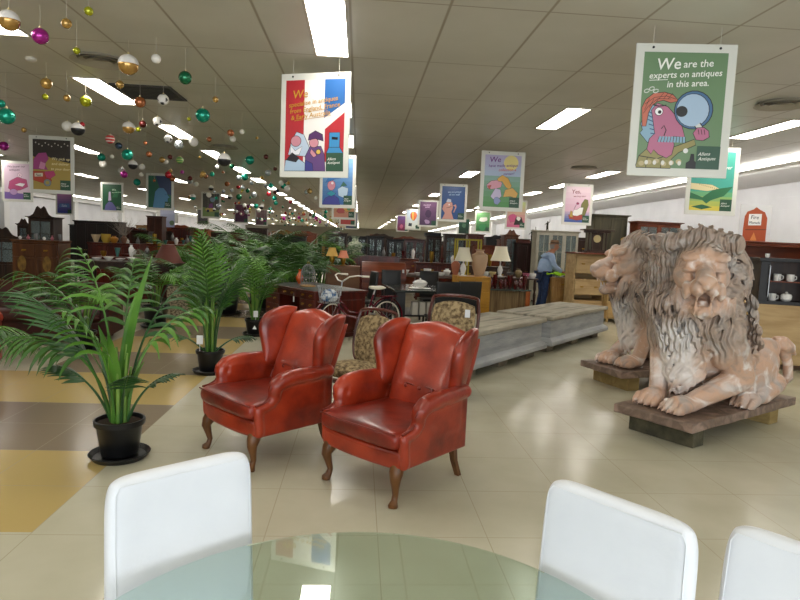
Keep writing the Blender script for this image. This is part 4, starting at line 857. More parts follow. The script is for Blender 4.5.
    for ring, (pol, cnt, L_, r) in enumerate(((44, 16, .20, .030), (53, 20, .24, .034), (64, 24, .28, .036), (80, 26, .30, .038), (98, 26, .30, .038), (118, 20, .26, .04))):
        for i in range(cnt):
            a = 2*PI*(i+.5*(ring % 2))/cnt+R_.uniform(-.06, .06); po = math.radians(pol+R_.uniform(-4, 4))
            dirv = face*math.cos(po)+(up_*math.cos(a)+sd*math.sin(a))*math.sin(po)
            sc = 1/math.sqrt((dirv.x/RX)**2+(dirv.y/RY)**2+(dirv.z/RZ_)**2)
            p = MC+dirv*sc*.98
            rad = (up_*math.cos(a)+sd*math.sin(a))
            tdir = (rad*(.9-.17*ring)+G*(.45+.13*ring)-face*.35)
            tdir = tdir-dirv*tdir.dot(dirv)*.8
            if ring == 0 and abs(math.sin(a)) < .5 and math.cos(a) < 0: continue
            lock(p, tdir, L_*R_.uniform(.85, 1.2), r*R_.uniform(.85, 1.15), R_.choice((0, PI)), dirv)
    for i in range(13):      # crest sweeping over the brow
        a = (i-6)*.16; p = H(.04-.04*abs(a), a*.15, .215-.05*abs(a)); lock(p, up_*.75-face*.75+sd*a*.35, .22, .034, (i % 2)*PI, (face+up_*.5).normalized())
    for row in range(5):     # locks falling over the chest and shoulders
        z = 1.0-.14*row; half = 1.4-.17*row; cnt = 14-row
        for i in range(cnt):
            a = -half+2*half*(i+.5*(row % 2)*.6)/max(1, cnt-1)+R_.uniform(-.05, .05)
            wx, wy = .30, .36-.05*row; out = V(math.cos(a), math.sin(a), .15).normalized()
            p = V(-.53-.02*row+wx*math.cos(a)*(.92-.05*row), wy*math.sin(a), z); lock(p, G+out*.12+V(0, -.25*math.sin(a), 0), .30*R_.uniform(.9, 1.25), .031, R_.choice((0, PI)), out)
    for row in range(4):     # nape and withers
        for i in range(9):
            a = -1.2+2.4*i/8; p = V(-.80-.06*row, .34*math.sin(a), .98-.12*row+.10*math.cos(a)); out = V(-.5, math.sin(a), .5*math.cos(a)+.3).normalized()
            lock(p, G*.8+V(-.45, 0, 0), .24, .038, R_.choice((0, PI)), out)
    o = q.build('carved_lion', marble, t, remesh=vox, smooth=1)
    F = HC+face*.28+Vector((0, 0, -.03)); at = o.data.attributes.new('carving', 'FLOAT', 'POINT'); ss = lambda x, a, b_: max(0, min(1, (x-a)/(b_-a)))
    at.data.foreach_set('value', [ss((p.co-F).length, .24, .36)*ss(p.co.z, .40, .6)*ss(p.co.x, -1.25, -.95) for p in o.data.vertices])
    at2 = o.data.attributes.new('bib', 'FLOAT', 'POINT')
    at2.data.foreach_set('value', [ss(p.co.x+.15*noise.noise(p.co*3), -.62, -.42)*ss(p.co.z+.2*noise.noise(p.co*2.3), .14, .26)*(1-ss(p.co.z+.15*noise.noise(p.co*2.7), .72, .88))*(1-ss(abs(p.co.y), .12, .22)) for p in o.data.vertices])
    return t
def plinth_pts(x0=0, x1=-1.91, w_=.36, R_=None):
    pts = []; 
    for x, y in ((x0, -w_), (x0, w_), (x1, w_), (x1, -w_)): pts.append((x, y))
    return pts
def plinth(label, loc, rz, blockm, seed=2):
    t = thing('stone_plinth', label, 'plinth', loc, rz, 'slabs under the marble lions'); R_ = random.Random(seed)
    q = MB(); loops = []
    base = []
    cs = plinth_pts()
    for i in range(4):
        a, b_ = cs[i], cs[(i+1) % 4]
        for j in range(12):
            f = j/12; base.append((a[0]+(b_[0]-a[0])*f+R_.uniform(-.006, .006), a[1]+(b_[1]-a[1])*f+R_.uniform(-.006, .006)))
    for z, g in ((.165, .99), (.172, 1), (.235, 1), (.242, .992)): loops.append([((x+.95)*g-.95, y*g, z) for x, y in base])
    q.loft(loops); q.build('slab', slab_m, t)
    for x in (-.24, -1.62):
        q = MB(); q.box((x, 0, .082), (.17, .60, .164)); q.build('block', blockm if x > -1 else pine_block, t, bevel=.008)
    return t
LA = math.atan2(-.52, -.853)
P1 = (2.515, 4.81)
plinth('mottled stone slab on mossy blocks under the nearer marble lion', (P1[0], P1[1], 0), LA, old_block)
lion('nearer carved marble lion facing the camera with open mouth', (P1[0], P1[1], .250), LA, .62, 1, seed=4)
P2 = (2.89, 6.80); LB = math.atan2(-.30, -.954)
plinth('mottled stone slab on pale timber blocks under the further marble lion', (P2[0], P2[1], 0), LB, pine_block, seed=5)
lion('further carved marble lion with its head turned left, behind the nearer one', (P2[0], P2[1], .250), LB, .35, -1, seed=9)
# ================================================================ potted palms
leaf_ms = [mat('palm_leaf_a', '#27491b', '#3f6a24', scale=3, rough=.42), mat('palm_leaf_b', '#33601c', '#5a8a2c', scale=3, rough=.42), mat('palm_leaf_c', '#1c3a1c', '#2f5a2a', scale=3, rough=.42)]
stem_m = mat('palm_stem', '#4f7a2c', '#77943f', scale=5, rough=.5)
pot_m = mat('black_plastic', '#0f1012', rough=.35); soil_m = mat('potting_soil', '#2a1e14', '#3b2b1d', scale=30, rough=1)
tagw = mat('tag_white', '#dfe3e6', rough=.5)
def frond(parent, m_, az, lean, L_, droop, nl=20, ll=.34, lw=.017, hang=.5, seed=1, bare=.33, base=(0, 0, .28)):
    R_ = random.Random(seed); q = MB(); n = 16; pts = []; p = Vector(base); pts.append(p.copy()); el_ = lean; h = Vector((math.cos(az), math.sin(az), 0))
    for i in range(n):
        f = (i+1)/n; a = el_-droop*f**1.7; p = p+(h*math.cos(a)+Vector((0, 0, 1))*math.sin(a))*(L_/n); pts.append(p.copy())
    q.tube(pts, [.011*(1-.85*i/n)+.0015 for i in range(n+1)], n=5)
    sd = Vector((-h.y, h.x, 0))
    for j in range(nl):
        f = bare+(1-bare)*(j+.5)/nl; x = f*n; i = min(int(x), n-1); P_ = pts[i].lerp(pts[i+1], x-i); d = (pts[i+1]-pts[i]).normalized()
        up_ = sd.cross(d); up_ = up_ if up_.z > 0 or True else -up_
        g = (f-bare)/(1-bare); ln = ll*(.45+1.1*math.sin(PI*min(1, g*.85+.12))**.8*.55)*(1-.35*g); 
        for s in (-1, 1):
            ang = .95-.45*g+R_.uniform(-.08, .08); dd = (d*math.cos(ang)+sd*s*math.sin(ang)+up_*.18).normalized()
            wd = lw*(1-.3*g)*R_.uniform(.85, 1.15); P = P_.copy(); L2 = []; R2 = []; segs = 5; wv = sd*0
            for k in range(segs+1):
                t = k/segs; w_ = wd*(.5+1.2*t if t < .3 else (1-((t-.3)/.7)**2)*.9)
                wdir = dd.cross(up_).normalized()
                L2.append(P+wdir*w_); R2.append(P-wdir*w_)
                dd = (dd+Vector((0, 0, -1))*hang*(.10+.35*t)*R_.uniform(.8, 1.2)).normalized(); P = P+dd*ln/segs
            M2 = [(a+b_)/2-up_*wd*.25 for a, b_ in zip(L2, R2)]
            vs = L2+M2+R2; K_ = segs+1; fs = []
            for k in range(segs): fs += [(k, k+1, K_+k+1, K_+k), (K_+k, K_+k+1, 2*K_+k+1, 2*K_+k)]
            q.add(vs, fs)
    return q.build('frond', m_, parent, merge=False, sharp=60)
def pot(t, r=.15, h=.27, sr=.2):
    q = MB(); q.lathe([(.0, .035), (r*.78, .03), (r*.80, .035), (r*.98, h-.045), (r*1.0, h-.04), (r*1.08, h-.038), (r*1.10, h-.005), (r*1.07, h), (r*1.0, h), (r*.97, h-.03), (0, h-.03)], n=36, caps=False); q.build('pot', pot_m, t)
    q = MB(); q.lathe([(0, 0), (sr*.86, 0), (sr*.98, .035), (sr, .037), (sr*.97, .042), (sr*.84, .012), (0, .012)], n=36, caps=False); q.build('saucer', pot_m, t)
    q = MB(); q.lathe([(r*.97, h-.04), (r*.96, h-.028), (0, h-.02)], n=24, caps=False); q.build('soil', soil_m, t)
def palm(label, loc, specs, r=.15, h=.27, sr=.2, mi=0, stems=5, seed=1, group='potted palms', stem_h=.35, shoots=()):
    t = thing('potted_palm', label, 'potted plant', loc, 0, group); pot(t, r, h, sr); R_ = random.Random(seed)
    for k, sp in enumerate(specs):
        az, lean, L_, droop = sp[:4]; kw = sp[4] if len(sp) > 4 else {}
        b_ = (.05*math.cos(az), .05*math.sin(az), h-.03)
        frond(t, leaf_ms[kw.pop('m', mi)], az, lean, L_, droop, seed=seed*50+k, base=b_, **kw)
    for k in range(stems):
        a = 2*PI*k/stems+.4; q = MB(); hh = stem_h*R_.uniform(.8, 1.3)
        q.tube([(.045*math.cos(a), .045*math.sin(a), h-.04), (.05*math.cos(a), .05*math.sin(a), h+hh*.5), (.075*math.cos(a), .075*math.sin(a), h+hh)], [.016, .014, .007], n=7); q.build('stem', stem_m, t)
    for (az, lean, L_) in shoots:      # young unopened strap leaves
        q = MB(); hv = Vector((math.cos(az)*math.cos(lean), math.sin(az)*math.cos(lean), math.sin(lean))); sd = Vector((-math.sin(az), math.cos(az), 0))
        A, B = [], []
        for i in range(9):
            f = i/8; c = Vector((0, 0, h))+hv*L_*f+Vector((math.cos(az), math.sin(az), 0))*L_*.16*f*f-Vector((0, 0, 1))*L_*.07*f*f; w_ = .038*math.sin(PI*min(1, .12+f*.88))**.7+.001
            A.append(c+sd*w_); B.append(c-sd*w_)
        M2 = [(a+b_)/2+Vector((0, 0, -.008)) for a, b_ in zip(A, B)]; vs = A+M2+B; fs = []
        for k in range(8): fs += [(k, k+1, 10+k, 9+k), (9+k, 10+k, 19+k, 18+k)]
        q.add(vs, fs); q.build('leaf', leaf_ms[1], t, merge=False)
    return t
D = math.radians
# azimuth: 0 = right in the picture, 90 = away, 180 = left, 270 = towards the camera
pA = palm('tall potted palm nearest the camera at left, with a broad fan frond leaning left', (-1.64, 4.25, 0),
  [(D(186), 1.32, 1.08, .75, dict(m=2, nl=17, ll=.40, lw=.023, hang=.28, bare=.42)), (D(205), 1.42, 1.0, 1.6, dict(m=0, nl=10, ll=.38, lw=.018, hang=1.3, bare=.5)), (D(165), 1.45, 1.42, 1.35, dict(nl=9, ll=.42, lw=.015, hang=1.2, bare=.5)),
   (D(5), 1.5, 1.08, 1.25, dict(nl=8, ll=.32, lw=.02, hang=1.4, m=1, bare=.52)), (D(100), 1.45, 1.3, .8, dict(m=0, nl=9, ll=.32, lw=.02, hang=.9, bare=.5)), (D(40), 1.5, 1.15, .9, dict(nl=8, ll=.30, m=2, lw=.02, hang=1.1, bare=.5)),
   (D(250), 1.5, 1.0, 1.0, dict(nl=8, ll=.28, m=1, lw=.02, hang=1.2, bare=.5)), (D(140), 1.52, 1.38, .9, dict(nl=8, ll=.36, m=1, lw=.017, hang=1.2, bare=.55)),
   (D(188), 1.22, .56, .9, dict(nl=8, ll=.24, lw=.021, m=2, bare=.6, hang=.25)), (D(352), 1.2, .52, .9, dict(nl=8, ll=.20, lw=.019, m=2, bare=.6, hang=.3)), (D(300), 1.3, .5, .8, dict(nl=7, ll=.20, lw=.018, m=2, bare=.6))],
  r=.155, h=.28, sr=.205, stems=7, stem_h=.42, shoots=((D(150), 1.42, .70), (D(20), 1.4, .62), (D(80), 1.5, .95), (D(200), 1.38, .55), (D(340), 1.3, .48), (D(270), 1.45, .7), (D(60), 1.5, 1.25)))
pB = palm('potted palm with upright fronds in the middle of the yellow and taupe floor', (-1.67, 6.97, 0),
  [(D(a), 1.47+.03*(i % 3), .92+.17*(i % 4), .35+.32*(i % 3), dict(m=(1, 0, 2)[i % 3], nl=14, ll=.28, lw=.019, hang=.4, bare=.45)) for i, a in enumerate((165, 10, 60, 120, 225, 330, 90, 270, 105, 30))]+[(D(190), .8, .5, .9, dict(nl=10, ll=.2, m=2, bare=.5)), (D(355), .8, .5, .9, dict(nl=10, ll=.2, m=2, bare=.5))],
  stems=5, stem_h=.55, seed=3)
pC = palm('potted palm with a white triangle on its pot, behind the left wing chair', (-1.63, 9.72, 0),
  [(D(a), 1.4+.05*(i % 3), .85+.14*(i % 4), .6+.4*(i % 3), dict(m=(1, 1, 0)[i % 3], nl=15, ll=.30, hang=.5)) for i, a in enumerate((170, 350, 60, 120, 215, 320, 90, 270))], stems=5, stem_h=.4, seed=5)
q = MB(); q.poly([(-.035, 0, 0), (.035, 0, 0), (0, 0, .06)]); o = q.build('pot_mark', tagw, pC); o.location = (.02, -.1495, .12); o.rotation_euler.x = -.08
for pt, x, z in ((pB, -.09, .4), (pC, .03, .36)):
    q = MB(); q.box((x, -.12, z), (.07, .004, .10)); q.tube([(x, -.115, .24), (x, -.118, z)], .003, n=4); q.build('care_tag', tagw, pt)
sp0 = [(D(a), 1.22+.1*(i % 3), 1.0+.14*(i % 4), 1.1+.5*(i % 3), dict(m=(0, 2, 1)[i % 3], nl=18, ll=.36, hang=.5)) for i, a in enumerate((185, 10, 60, 125, 235, 310, 270))]
cpy = lambda: [(a, b_, c, d, dict(k)) for a, b_, c, d, k in sp0]
pD = palm('potted palm behind the nearest palm, in front of the dark leather settee', (-3.55, 8.02, 0), cpy(), seed=7, stem_h=.35)
pE = palm('large potted palm in a big black pot left of the patterned bin', (-3.38, 10.3, 0), cpy(), r=.2, h=.36, sr=.25, seed=8, mi=2)
pF = palm('palm reaching in from the left edge of the picture, its pot out of frame', (-3.62, 4.95, 0),
  [(D(a), 1.15, 1.2, 1.8+.2*(i % 2), dict(m=(0, 1, 2)[i % 3], nl=22, ll=.42, hang=.7)) for i, a in enumerate((0, 25, 335, 90, 180, 270, 130))], seed=9)
lab6 = ['at the near left end of the palm thicket', 'second from the left in the palm thicket', 'darkest one in the middle of the palm thicket', 'behind the middle of the palm thicket', 'right of centre in the palm thicket',
        'at the right end of the palm thicket beside the glazed cabinets', 'far back in the palm thicket on the left', 'far back in the palm thicket on the right', 'in front of the palm thicket by the desk', 'left behind the palm thicket, near the dark tables', 'tallest one at the back of the palm thicket', 'low one between the thicket and the mahogany desk']
pts6 = [(-2.6, 12.2, 1), (-2.0, 13.2, 1.1), (-1.5, 12.4, 1.05), (-2.4, 15.0, 1.2), (-1.1, 14.4, 1.2), (-.95, 15.9, 1.2), (-3.4, 16.2, 1.2), (-1.8, 16.6, 1.3), (-1.35, 12.9, .95), (-3.6, 13.6, 1.05), (-2.6, 17.6, 1.4), (-3.0, 11.9, .8)]
for i, (x, y, s) in enumerate(pts6):
    o = dup((pE, pD, pC)[i % 3] if i % 3 != 2 else pD, 'leafy palm '+lab6[i], (x, y, 0), rnd(0, 6.2), s*rnd(1.12, 1.3)); o['group'] = 'palms in the thicket'
# ================================================================ timber kit
mahog = mat('mahogany', '#3a120b', '#5c2014', scale=7, rough=.3, wood=1, coat=.2)
walnut = mat('dark_walnut', '#23140c', '#3b2416', scale=7, rough=.4, wood=1)
redwood = mat('red_brown_wood', '#5a2814', '#7d3c1f', scale=7, rough=.35, wood=2)
oak = mat('honey_oak', '#8f6a3a', '#b08b55', scale=7, rough=.45, wood=1)
paleoak = mat('pale_oak', '#a98c5e', '#c0a476', scale=6, rough=.55, wood=2)
yellowwood = mat('yellow_pine', '#a07012', '#b98620', scale=6, rough=.45, wood=2)
orangewood = mat('orange_timber', '#8a4517', '#b0622a', scale=7, rough=.4, wood=1)
ebony = mat('black_stained_wood', '#121214', '#1c1b1c', scale=8, rough=.4, wood=1)
greenleather = mat('green_leather_top', '#1e2a26', '#2a3733', scale=6, rough=.4)
brass = mat('brass', '#a8843a', rough=.3, metal=1)
bglass = mat('cabinet_glass', '#cfe0e2', rough=.05, trans=.85, ior=1.15)
creamp = mat('cream_paint', '#b9b4a4', '#a8a292', scale=5, rough=.6)
china = mat('white_china', '#e3e2dd', rough=.2, coat=.3)
def leg_turned(t, x, y, h, r, m_, name='leg'):
    q = MB(); q.lathe([(r*.6, 0), (r*.9, h*.05), (r*.55, h*.12), (r*.8, h*.45), (r*1.0, h*.62), (r*.65, h*.7), (r*1.05, h*.78), (r*.9, h)], n=12); q.build(name, m_, t, loc=(x, y, 0))
def drawer(parent, x, y, z, w_, h, m_, knob=brass, kn=2, bail=False):
    q = MB(); q.box((x, y-.006, z), (w_-.012, .018, h-.012)); d = q.build('drawer', m_, parent, bevel=.004)
    for i in range(kn):
        kx = x if kn == 1 else x+(i-.5)*w_*.5
        q = MB()
        if bail:
            q.tube([(kx-.035, y-.018, z+.01), (kx-.033, y-.034, z-.006), (kx, y-.036, z-.016), (kx+.033, y-.034, z-.006), (kx+.035, y-.018, z+.01)], .004, n=5); q.box((kx, y-.017, z+.008), (.08, .003, .022))
            q.build('handle', knob, d)
        else: q.lathe([(.006, 0), (.006, .012), (.014, .018), (.013, .026), (0, .028)], n=10); o = q.build('knob', knob, d); o.rotation_euler = (PI/2, 0, 0); o.location = (kx, y-.014, z)
    return d
def panel_door(parent, x, y, z, w_, h, m_, side=1, glass=False, arch=False):
    q = MB(); s_ = .05
    for a in (-1, 1): q.box((x+a*(w_/2-s_/2-.003), y-.008, z), (s_, .022, h-.008))
    for a in (-1, 1): q.box((x, y-.008, z+a*(h/2-s_/2-.004)), (w_-2*s_, .022, s_))
    if not glass: q.box((x, y-.003, z), (w_-2*s_, .014, h-2*s_))
    d = q.build('door', m_, parent, bevel=.003)
    if glass:
        q = MB(); q.box((x, y-.005, z), (w_-2*s_, .004, h-2*s_)); q.build('pane', bglass, d)
        q = MB(); q.box((x, y-.012, z), (.014, .014, h-2*s_)); q.box((x, y-.012, z+h*.12), (w_-2*s_, .014, .014)); q.build('glazing_bar', m_, d)
    q = MB(); q.lathe([(.005, 0), (.005, .012), (.012, .018), (0, .026)], n=8); o = q.build('knob', brass, d); o.rotation_euler = (PI/2, 0, 0); o.location = (x+side*(w_/2-.03), y-.018, z)
    return d
def case(name, label, cat, x0, x1, y, d, h, m_, rows=(('d', 2, 1.0),), cornice=.03, foot=.08, group=None, rz=0, back=None, items=True, pediment=0, topm=None, z=0, seed=0):
    """A cabinet whose front is at y. rows from the top: kind (w drawers, d doors, g glass doors, o open shelves), count, share of the height."""
    w_ = x1-x0; t = thing(name, label, cat, ((x0+x1)/2, y, z), rz, group); R_ = random.Random(seed or int(abs(x0*91+y*37)))
    q = MB(); th = .022; q.b2(-w_/2, -w_/2+th, 0, d, foot, h); q.b2(w_/2-th, w_/2, 0, d, foot, h); q.b2(-w_/2, w_/2, d-.015, d, foot, h); q.b2(-w_/2+th, w_/2-th, 0, d-.015, foot, foot+th); q.b2(-w_/2+th, w_/2-th, 0, d-.015, h-th, h)
    H = h-foot-2*th; zt = h-th; cells = []
    for kind, n, share in rows:
        hh = H*share; zb = zt-hh
        q.b2(-w_/2+th, w_/2-th, .0, d-.015, zb-.008, zb+.008)
        cells.append((kind, n, zb, hh)); zt = zb
    q.build('body', m_, t, bevel=.003)
    for kind, n, zb, hh in cells:
        cw = (w_-2*th)/max(n, 1)
        for i in range(n):
            cx = -w_/2+th+cw*(i+.5)
            if kind == 'w': drawer(t, cx, 0, zb+hh/2, cw, hh, m_, kn=2 if cw > .45 else 1, bail=cw > .35)
            elif kind == 'd': panel_door(t, cx, 0, zb+hh/2, cw, hh, m_, 1 if i % 2 == 0 else -1)
            elif kind == 'g': panel_door(t, cx, 0, zb+hh/2, cw, hh, m_, 1 if i % 2 == 0 else -1, glass=True)
        if kind in 'go':
            ns = max(1, int(hh/.36)); q = MB()
            for k in range(1, ns): q.b2(-w_/2+th, w_/2-th, .03, d-.02, zb+hh*k/ns-.008, zb+hh*k/ns+.008)
            if ns > 1: q.build('shelf', m_, t)
    if cornice:
        q = MB(); loops = [[(-w_/2-g, -g, zz), (w_/2+g, -g, zz), (w_/2+g, d, zz), (-w_/2-g, d, zz)] for g, zz in ((.0, h), (.012, h+.005), (.014, h+.02), (cornice, h+.035), (cornice, h+.05))]
        q.loft(loops); q.build('cornice', topm or m_, t)
    if pediment:
        q = MB(); n = 16; pts = [(-w_/2+w_*i/n, 0, h+.05+pediment*(math.sin(PI*i/n)**2)*(1+.25*math.cos(6*PI*i/n))) for i in range(n+1)]
        q.loft([[(-w_/2, yy, h+.045)]+[(a, yy, c) for a, b_, c in pts]+[(w_/2, yy, h+.045)] for yy in (0, .03)]); q.build('pediment', m_, t)
    for a in (-1, 1):
        for b_ in (.035, d-.035):
            q = MB(); q.lathe([(.018, 0), (.03, .02), (.024, foot*.6), (.034, foot+.002)], n=10); q.build('foot', m_, t, loc=(a*(w_/2-.04), b_, 0))
    return t, cells
def lamp_obj(label, x, y, z, h, shade_r, shadem, basem, style=0, group=None):
    t = thing('table_lamp', label, 'lamp', (x, y, z), 0, group); q = MB()
    prof = [(.07, 0), (.075, .015), (.03, .03), (.05, .09), (.065, .15), (.04, .22), (.015, .25), (.015, h*.62)] if style == 0 else [(.08, 0), (.08, .02), (.02, .04), (.02, h*.6)]
    q.lathe(prof, n=20); q.build('base', basem, t)
    q = MB(); zt, zb = h, h*.52
    q.lathe([(shade_r, zb), (shade_r*.80, zb+(zt-zb)*.35), (shade_r*.62, zb+(zt-zb)*.75), (shade_r*.58, zt), (shade_r*.56, zt), (shade_r*.6, zb+(zt-zb)*.75), (shade_r*.78, zb+(zt-zb)*.35), (shade_r*.985, zb)], n=28, caps=False); q.build('shade', shadem, t); return t
def vase(label, x, y, z, prof, m_, cat='vase', name='vase', group=None, n=24):
    q = MB(); q.lathe(prof, n=n); return tag(q.build(name, m_, loc=(x, y, z)), label, cat, group)
def VP(h, r, k=0):
    return {0: [(r*.5, 0), (r*.55, h*.03), (r*.8, h*.3), (r, h*.58), (r*.9, h*.75), (r*.45, h*.86), (r*.42, h*.93), (r*.6, h)],
            1: [(r*.45, 0), (r*.42, h*.04), (r*.9, h*.25), (r, h*.45), (r*.6, h*.68), (r*.35, h*.78), (r*.33, h*.9), (r*.55, h)],
            2: [(r*.6, 0), (r, h*.4), (r*1.05, h), (r*.97, h), (r*.5, h*.15)], 3: [(r*.4, 0), (r*.5, h*.2), (r, h*.9), (r, h), (r*.9, h*.92), (r*.3, h*.35)]}[k]
# ================================================================ parlour chairs in floral tapestry
tap = mat('floral_tapestry', '#a8946e', '#5d4c34', scale=26, rough=.9, c3='#8a7757', bump=.3, bscale=60, lo=.38, hi=.62)
def spoon_chair(label, loc, rz, s=1.0):
    t = thing('parlour_chair', label, 'chair', loc, rz, 'old parlour chairs in floral tapestry')
    q = MB(); q.slab(lambda u, v: ((.27-.03*v)*u*(1-.12*v*v), -.02+.27*v, .405+.03*(1-u*u)*(1-v*v)), .07, 16, 16, .3); q.build('seat', tap, t, sub=1)
    q = MB(); pts = [((.285-.03*math.sin(a))*math.cos(a), -.02+.285*math.sin(a), .335) for a in [2*PI*i/28 for i in range(28)]]
    q.tube(pts, .026, n=8, wrap=True); q.build('seat_rail', mahog, t)
    def yb(z): return .22+(z-.45)*.28
    def hw(k): return .13+.11*math.sin(PI*min(1, (k*.62+.12)))**1.2+.0*k
    q = MB(); q.slab(lambda u, v: (u*(.12+.125*math.sqrt(max(0, 1-((v-.25)/1.28)**2))), yb(.46+.26*(v+1))-.03*(1-u*u), .46+.26*(v+1)-.05*u*u*(v > 0)*v), .042, 16, 20, .5, 8)
    b_ = q.build('backrest', tap, t, sub=1)
    for i in range(4):
        for j in range(3 if i % 2 else 2):
            z = .58+.10*i; x = (j-(1 if i % 2 else .5))*.12; q = MB(); q.ell((0, 0, 0), (.011, .007, .011), n=8, m_=5); o = q.build('button', tap, b_); o.location = (x, yb(z)-.075, z)
    q = MB(); pts = []
    for i in range(25):
        v = -1+2*i/24; pts.append((1*(.145+.13*math.sqrt(max(0, 1-((v-.25)/1.28)**2))), yb(.46+.26*(v+1))+.01, .46+.265*(v+1)))
    tp = [(x*math.cos(a), yb(1.0)+.012, 1.0+.035*math.sin(a)) for x, a in [(pts[-1][0], PI*i/10) for i in range(11)]]
    q.tube(pts[:-1]+tp+[(-x, y, z) for x, y, z in pts[::-1][1:]], .019, n=7); q.build('back_frame', mahog, t)
    for sx in (-1, 1):
        q = MB(); q.tube([(sx*.2, -.22, .33), (sx*.225, -.25, .26), (sx*.21, -.23, .14), (sx*.205, -.225, .06), (sx*.215, -.245, 0)], [.03, .028, .018, .014, .02], n=8); q.build('leg', mahog, t)
        q = MB(); q.tube([(sx*.16, .22, .46), (sx*.17, .23, .33), (sx*.18, .28, .14), (sx*.19, .34, 0)], [.02, .024, .018, .016], n=8); q.build('leg', mahog, t)
    if s != 1: t.scale = (s,)*3
    return t
pc = spoon_chair('low tapestry parlour chair turned left between the two red wing chairs', (.0, 5.66, 0), math.radians(-40), .89)
pc2 = dup(pc, 'tapestry parlour chair with carved oval frame and price tag, behind the right wing chair', (.94, 6.18, 0), math.radians(-22), 1.0)
q = MB(); q.box((.17, .24, .86), (.055, .004, .085)); q.build('price_tag', tagw, pc2)
# ================================================================ long stone-like troughs on blocks
trough_m = mat('weathered_render', '#a7a9a8', '#8b8e8f', scale=3, rough=.75, bump=.5, bscale=18, stretch=(.5, .5, 3), detail=8)
trough_top = mat('weathered_top', '#7d786a', '#4d4a40', scale=3.2, rough=.7, bump=.5, bscale=12, c3='#a19b8a', stretch=(.35, 2.2, 1), lo=.3, hi=.7, detail=9)
blk = mat('sandstone_block', '#7d7462', '#686050', scale=6, rough=.9)
def trough(label, a, b_, wd=.95):
    a = Vector(a); b_ = Vector(b_); L_ = (b_-a).length; ang = math.atan2(b_.y-a.y, b_.x-a.x); t = thing('stone_trough', label, 'stone bench', (a.x, a.y, 0), ang, 'long weathered plinths on blocks')
    q = MB(); q.b2(.05, L_-.05, .05, wd-.05, .22, .505); q.build('side_panel', trough_m, t, bevel=.01)
    q = MB(); q.loft([[(-g, -g, z), (L_+g, -g, z), (L_+g, wd+g, z), (-g, wd+g, z)] for g, z in ((-.03, .50), (.0, .515), (.0, .56), (-.008, .57))]); q.build('top_slab', trough_top, t, bevel=.006)
    q = MB(); q.loft([[(-g, -g, z), (L_+g, -g, z), (L_+g, wd+g, z), (-g, wd+g, z)] for g, z in ((.0, .115), (.02, .13), (.02, .185), (-.02, .215), (-.05, .235))]); q.build('base_moulding', trough_m, t, bevel=.006)
    for x in (.25, L_*.5, L_-.25): q = MB(); q.box((x, wd/2, .0575), (.26, wd*.75, .115)); q.build('block', blk, t, bevel=.006)
    return t
trough('nearer long weathered grey trough on low blocks, beside the right wing chair', (1.34, 6.86, 0), (2.80, 8.60, 0))
trough('further long weathered grey trough on low blocks, left of the marble lions', (2.95, 8.78, 0), (4.65, 10.78, 0))
# ================================================================ pedestal desk, its lamps and clutter
A = Vector((-1.66, 10.9)); B = Vector((-.66, 9.45)); L_ = (B-A).length; ang = math.atan2(B.y-A.y, B.x-A.x)
t = thing('pedestal_desk', 'big mahogany pedestal desk with a leather top and brass drawer handles', 'desk', (A.x, A.y, 0), ang)
W = 1.0
q = MB(); q.b2(-.02, L_+.02, -.02, W+.02, .735, .765); q.build('top_edge', mahog, t, bevel=.008)
q = MB(); q.b2(.05, L_-.05, .05, W-.05, .763, .768); q.build('leather_inlay', greenleather, t)
for x0, x1 in ((.02, .52), (L_-.52, L_-.02)):
    q = MB(); q.b2(x0, x1, .02, W-.02, .06, .62); pd = q.build('pedestal', mahog, t, bevel=.005)
    for k in range(3): drawer(pd, (x0+x1)/2, .02, .53-.185*k, .48, .18, mahog, bail=True)
    q = MB(); q.b2(x0-.015, x1+.015, .005, W-.005, 0, .07); q.build('plinth', mahog, t, bevel=.008)
q = MB(); q.b2(.02, L_-.02, .02, W-.02, .62, .735); fr = q.build('frieze', mahog, t, bevel=.004)
for k in range(3): drawer(fr, .27+(L_-.54)*k/2, .02, .678, .5, .1, mahog, bail=True)
q = MB(); q.box((L_*.62, -.012, .58), (.045, .003, .09)); q.tube([(L_*.62, -.012, .62), (L_*.62, -.014, .69)], .0015, n=4); q.build('price_tag', tagw, t)
# end drawers facing the bicycle
for k in range(2): q = MB(); q.box((L_-.015, W*.5, .5-.26*k), (.02, W*.82, .22)); q.build('end_panel', mahog, t, bevel=.004)
cloche_p = atz(307, 287, .77)
t = thing('wire_cloche', 'tall glass-and-wire cloche standing on the leather-topped desk', 'cloche', (cloche_p.x, cloche_p.y+.15, .768))
q = MB(); q.lathe([(.13, 0), (.14, .012), (.13, .025)], n=24); q.build('base', oak, t)
q = MB()
for i in range(14):
    a = 2*PI*i/14; q.tube([(.12*math.cos(a), .12*math.sin(a), .02), (.12*math.cos(a), .12*math.sin(a), .24), (.085*math.cos(a), .085*math.sin(a), .34), (.02*math.cos(a), .02*math.sin(a), .385)], .0035, n=4)
for z in (.06, .15, .24): q.tube([(.121*math.cos(2*PI*i/24), .121*math.sin(2*PI*i/24), z) for i in range(24)], .003, n=4, wrap=True)
q.build('wire_cage', mat('grey_wire', '#8b8f90', rough=.35, metal=.6), t); q = MB(); q.tube([(.02*math.cos(2*PI*i/12), 0, .40+.02*math.sin(2*PI*i/12)) for i in range(12)], .004, n=5, wrap=True); q.build('ring', brass, t)
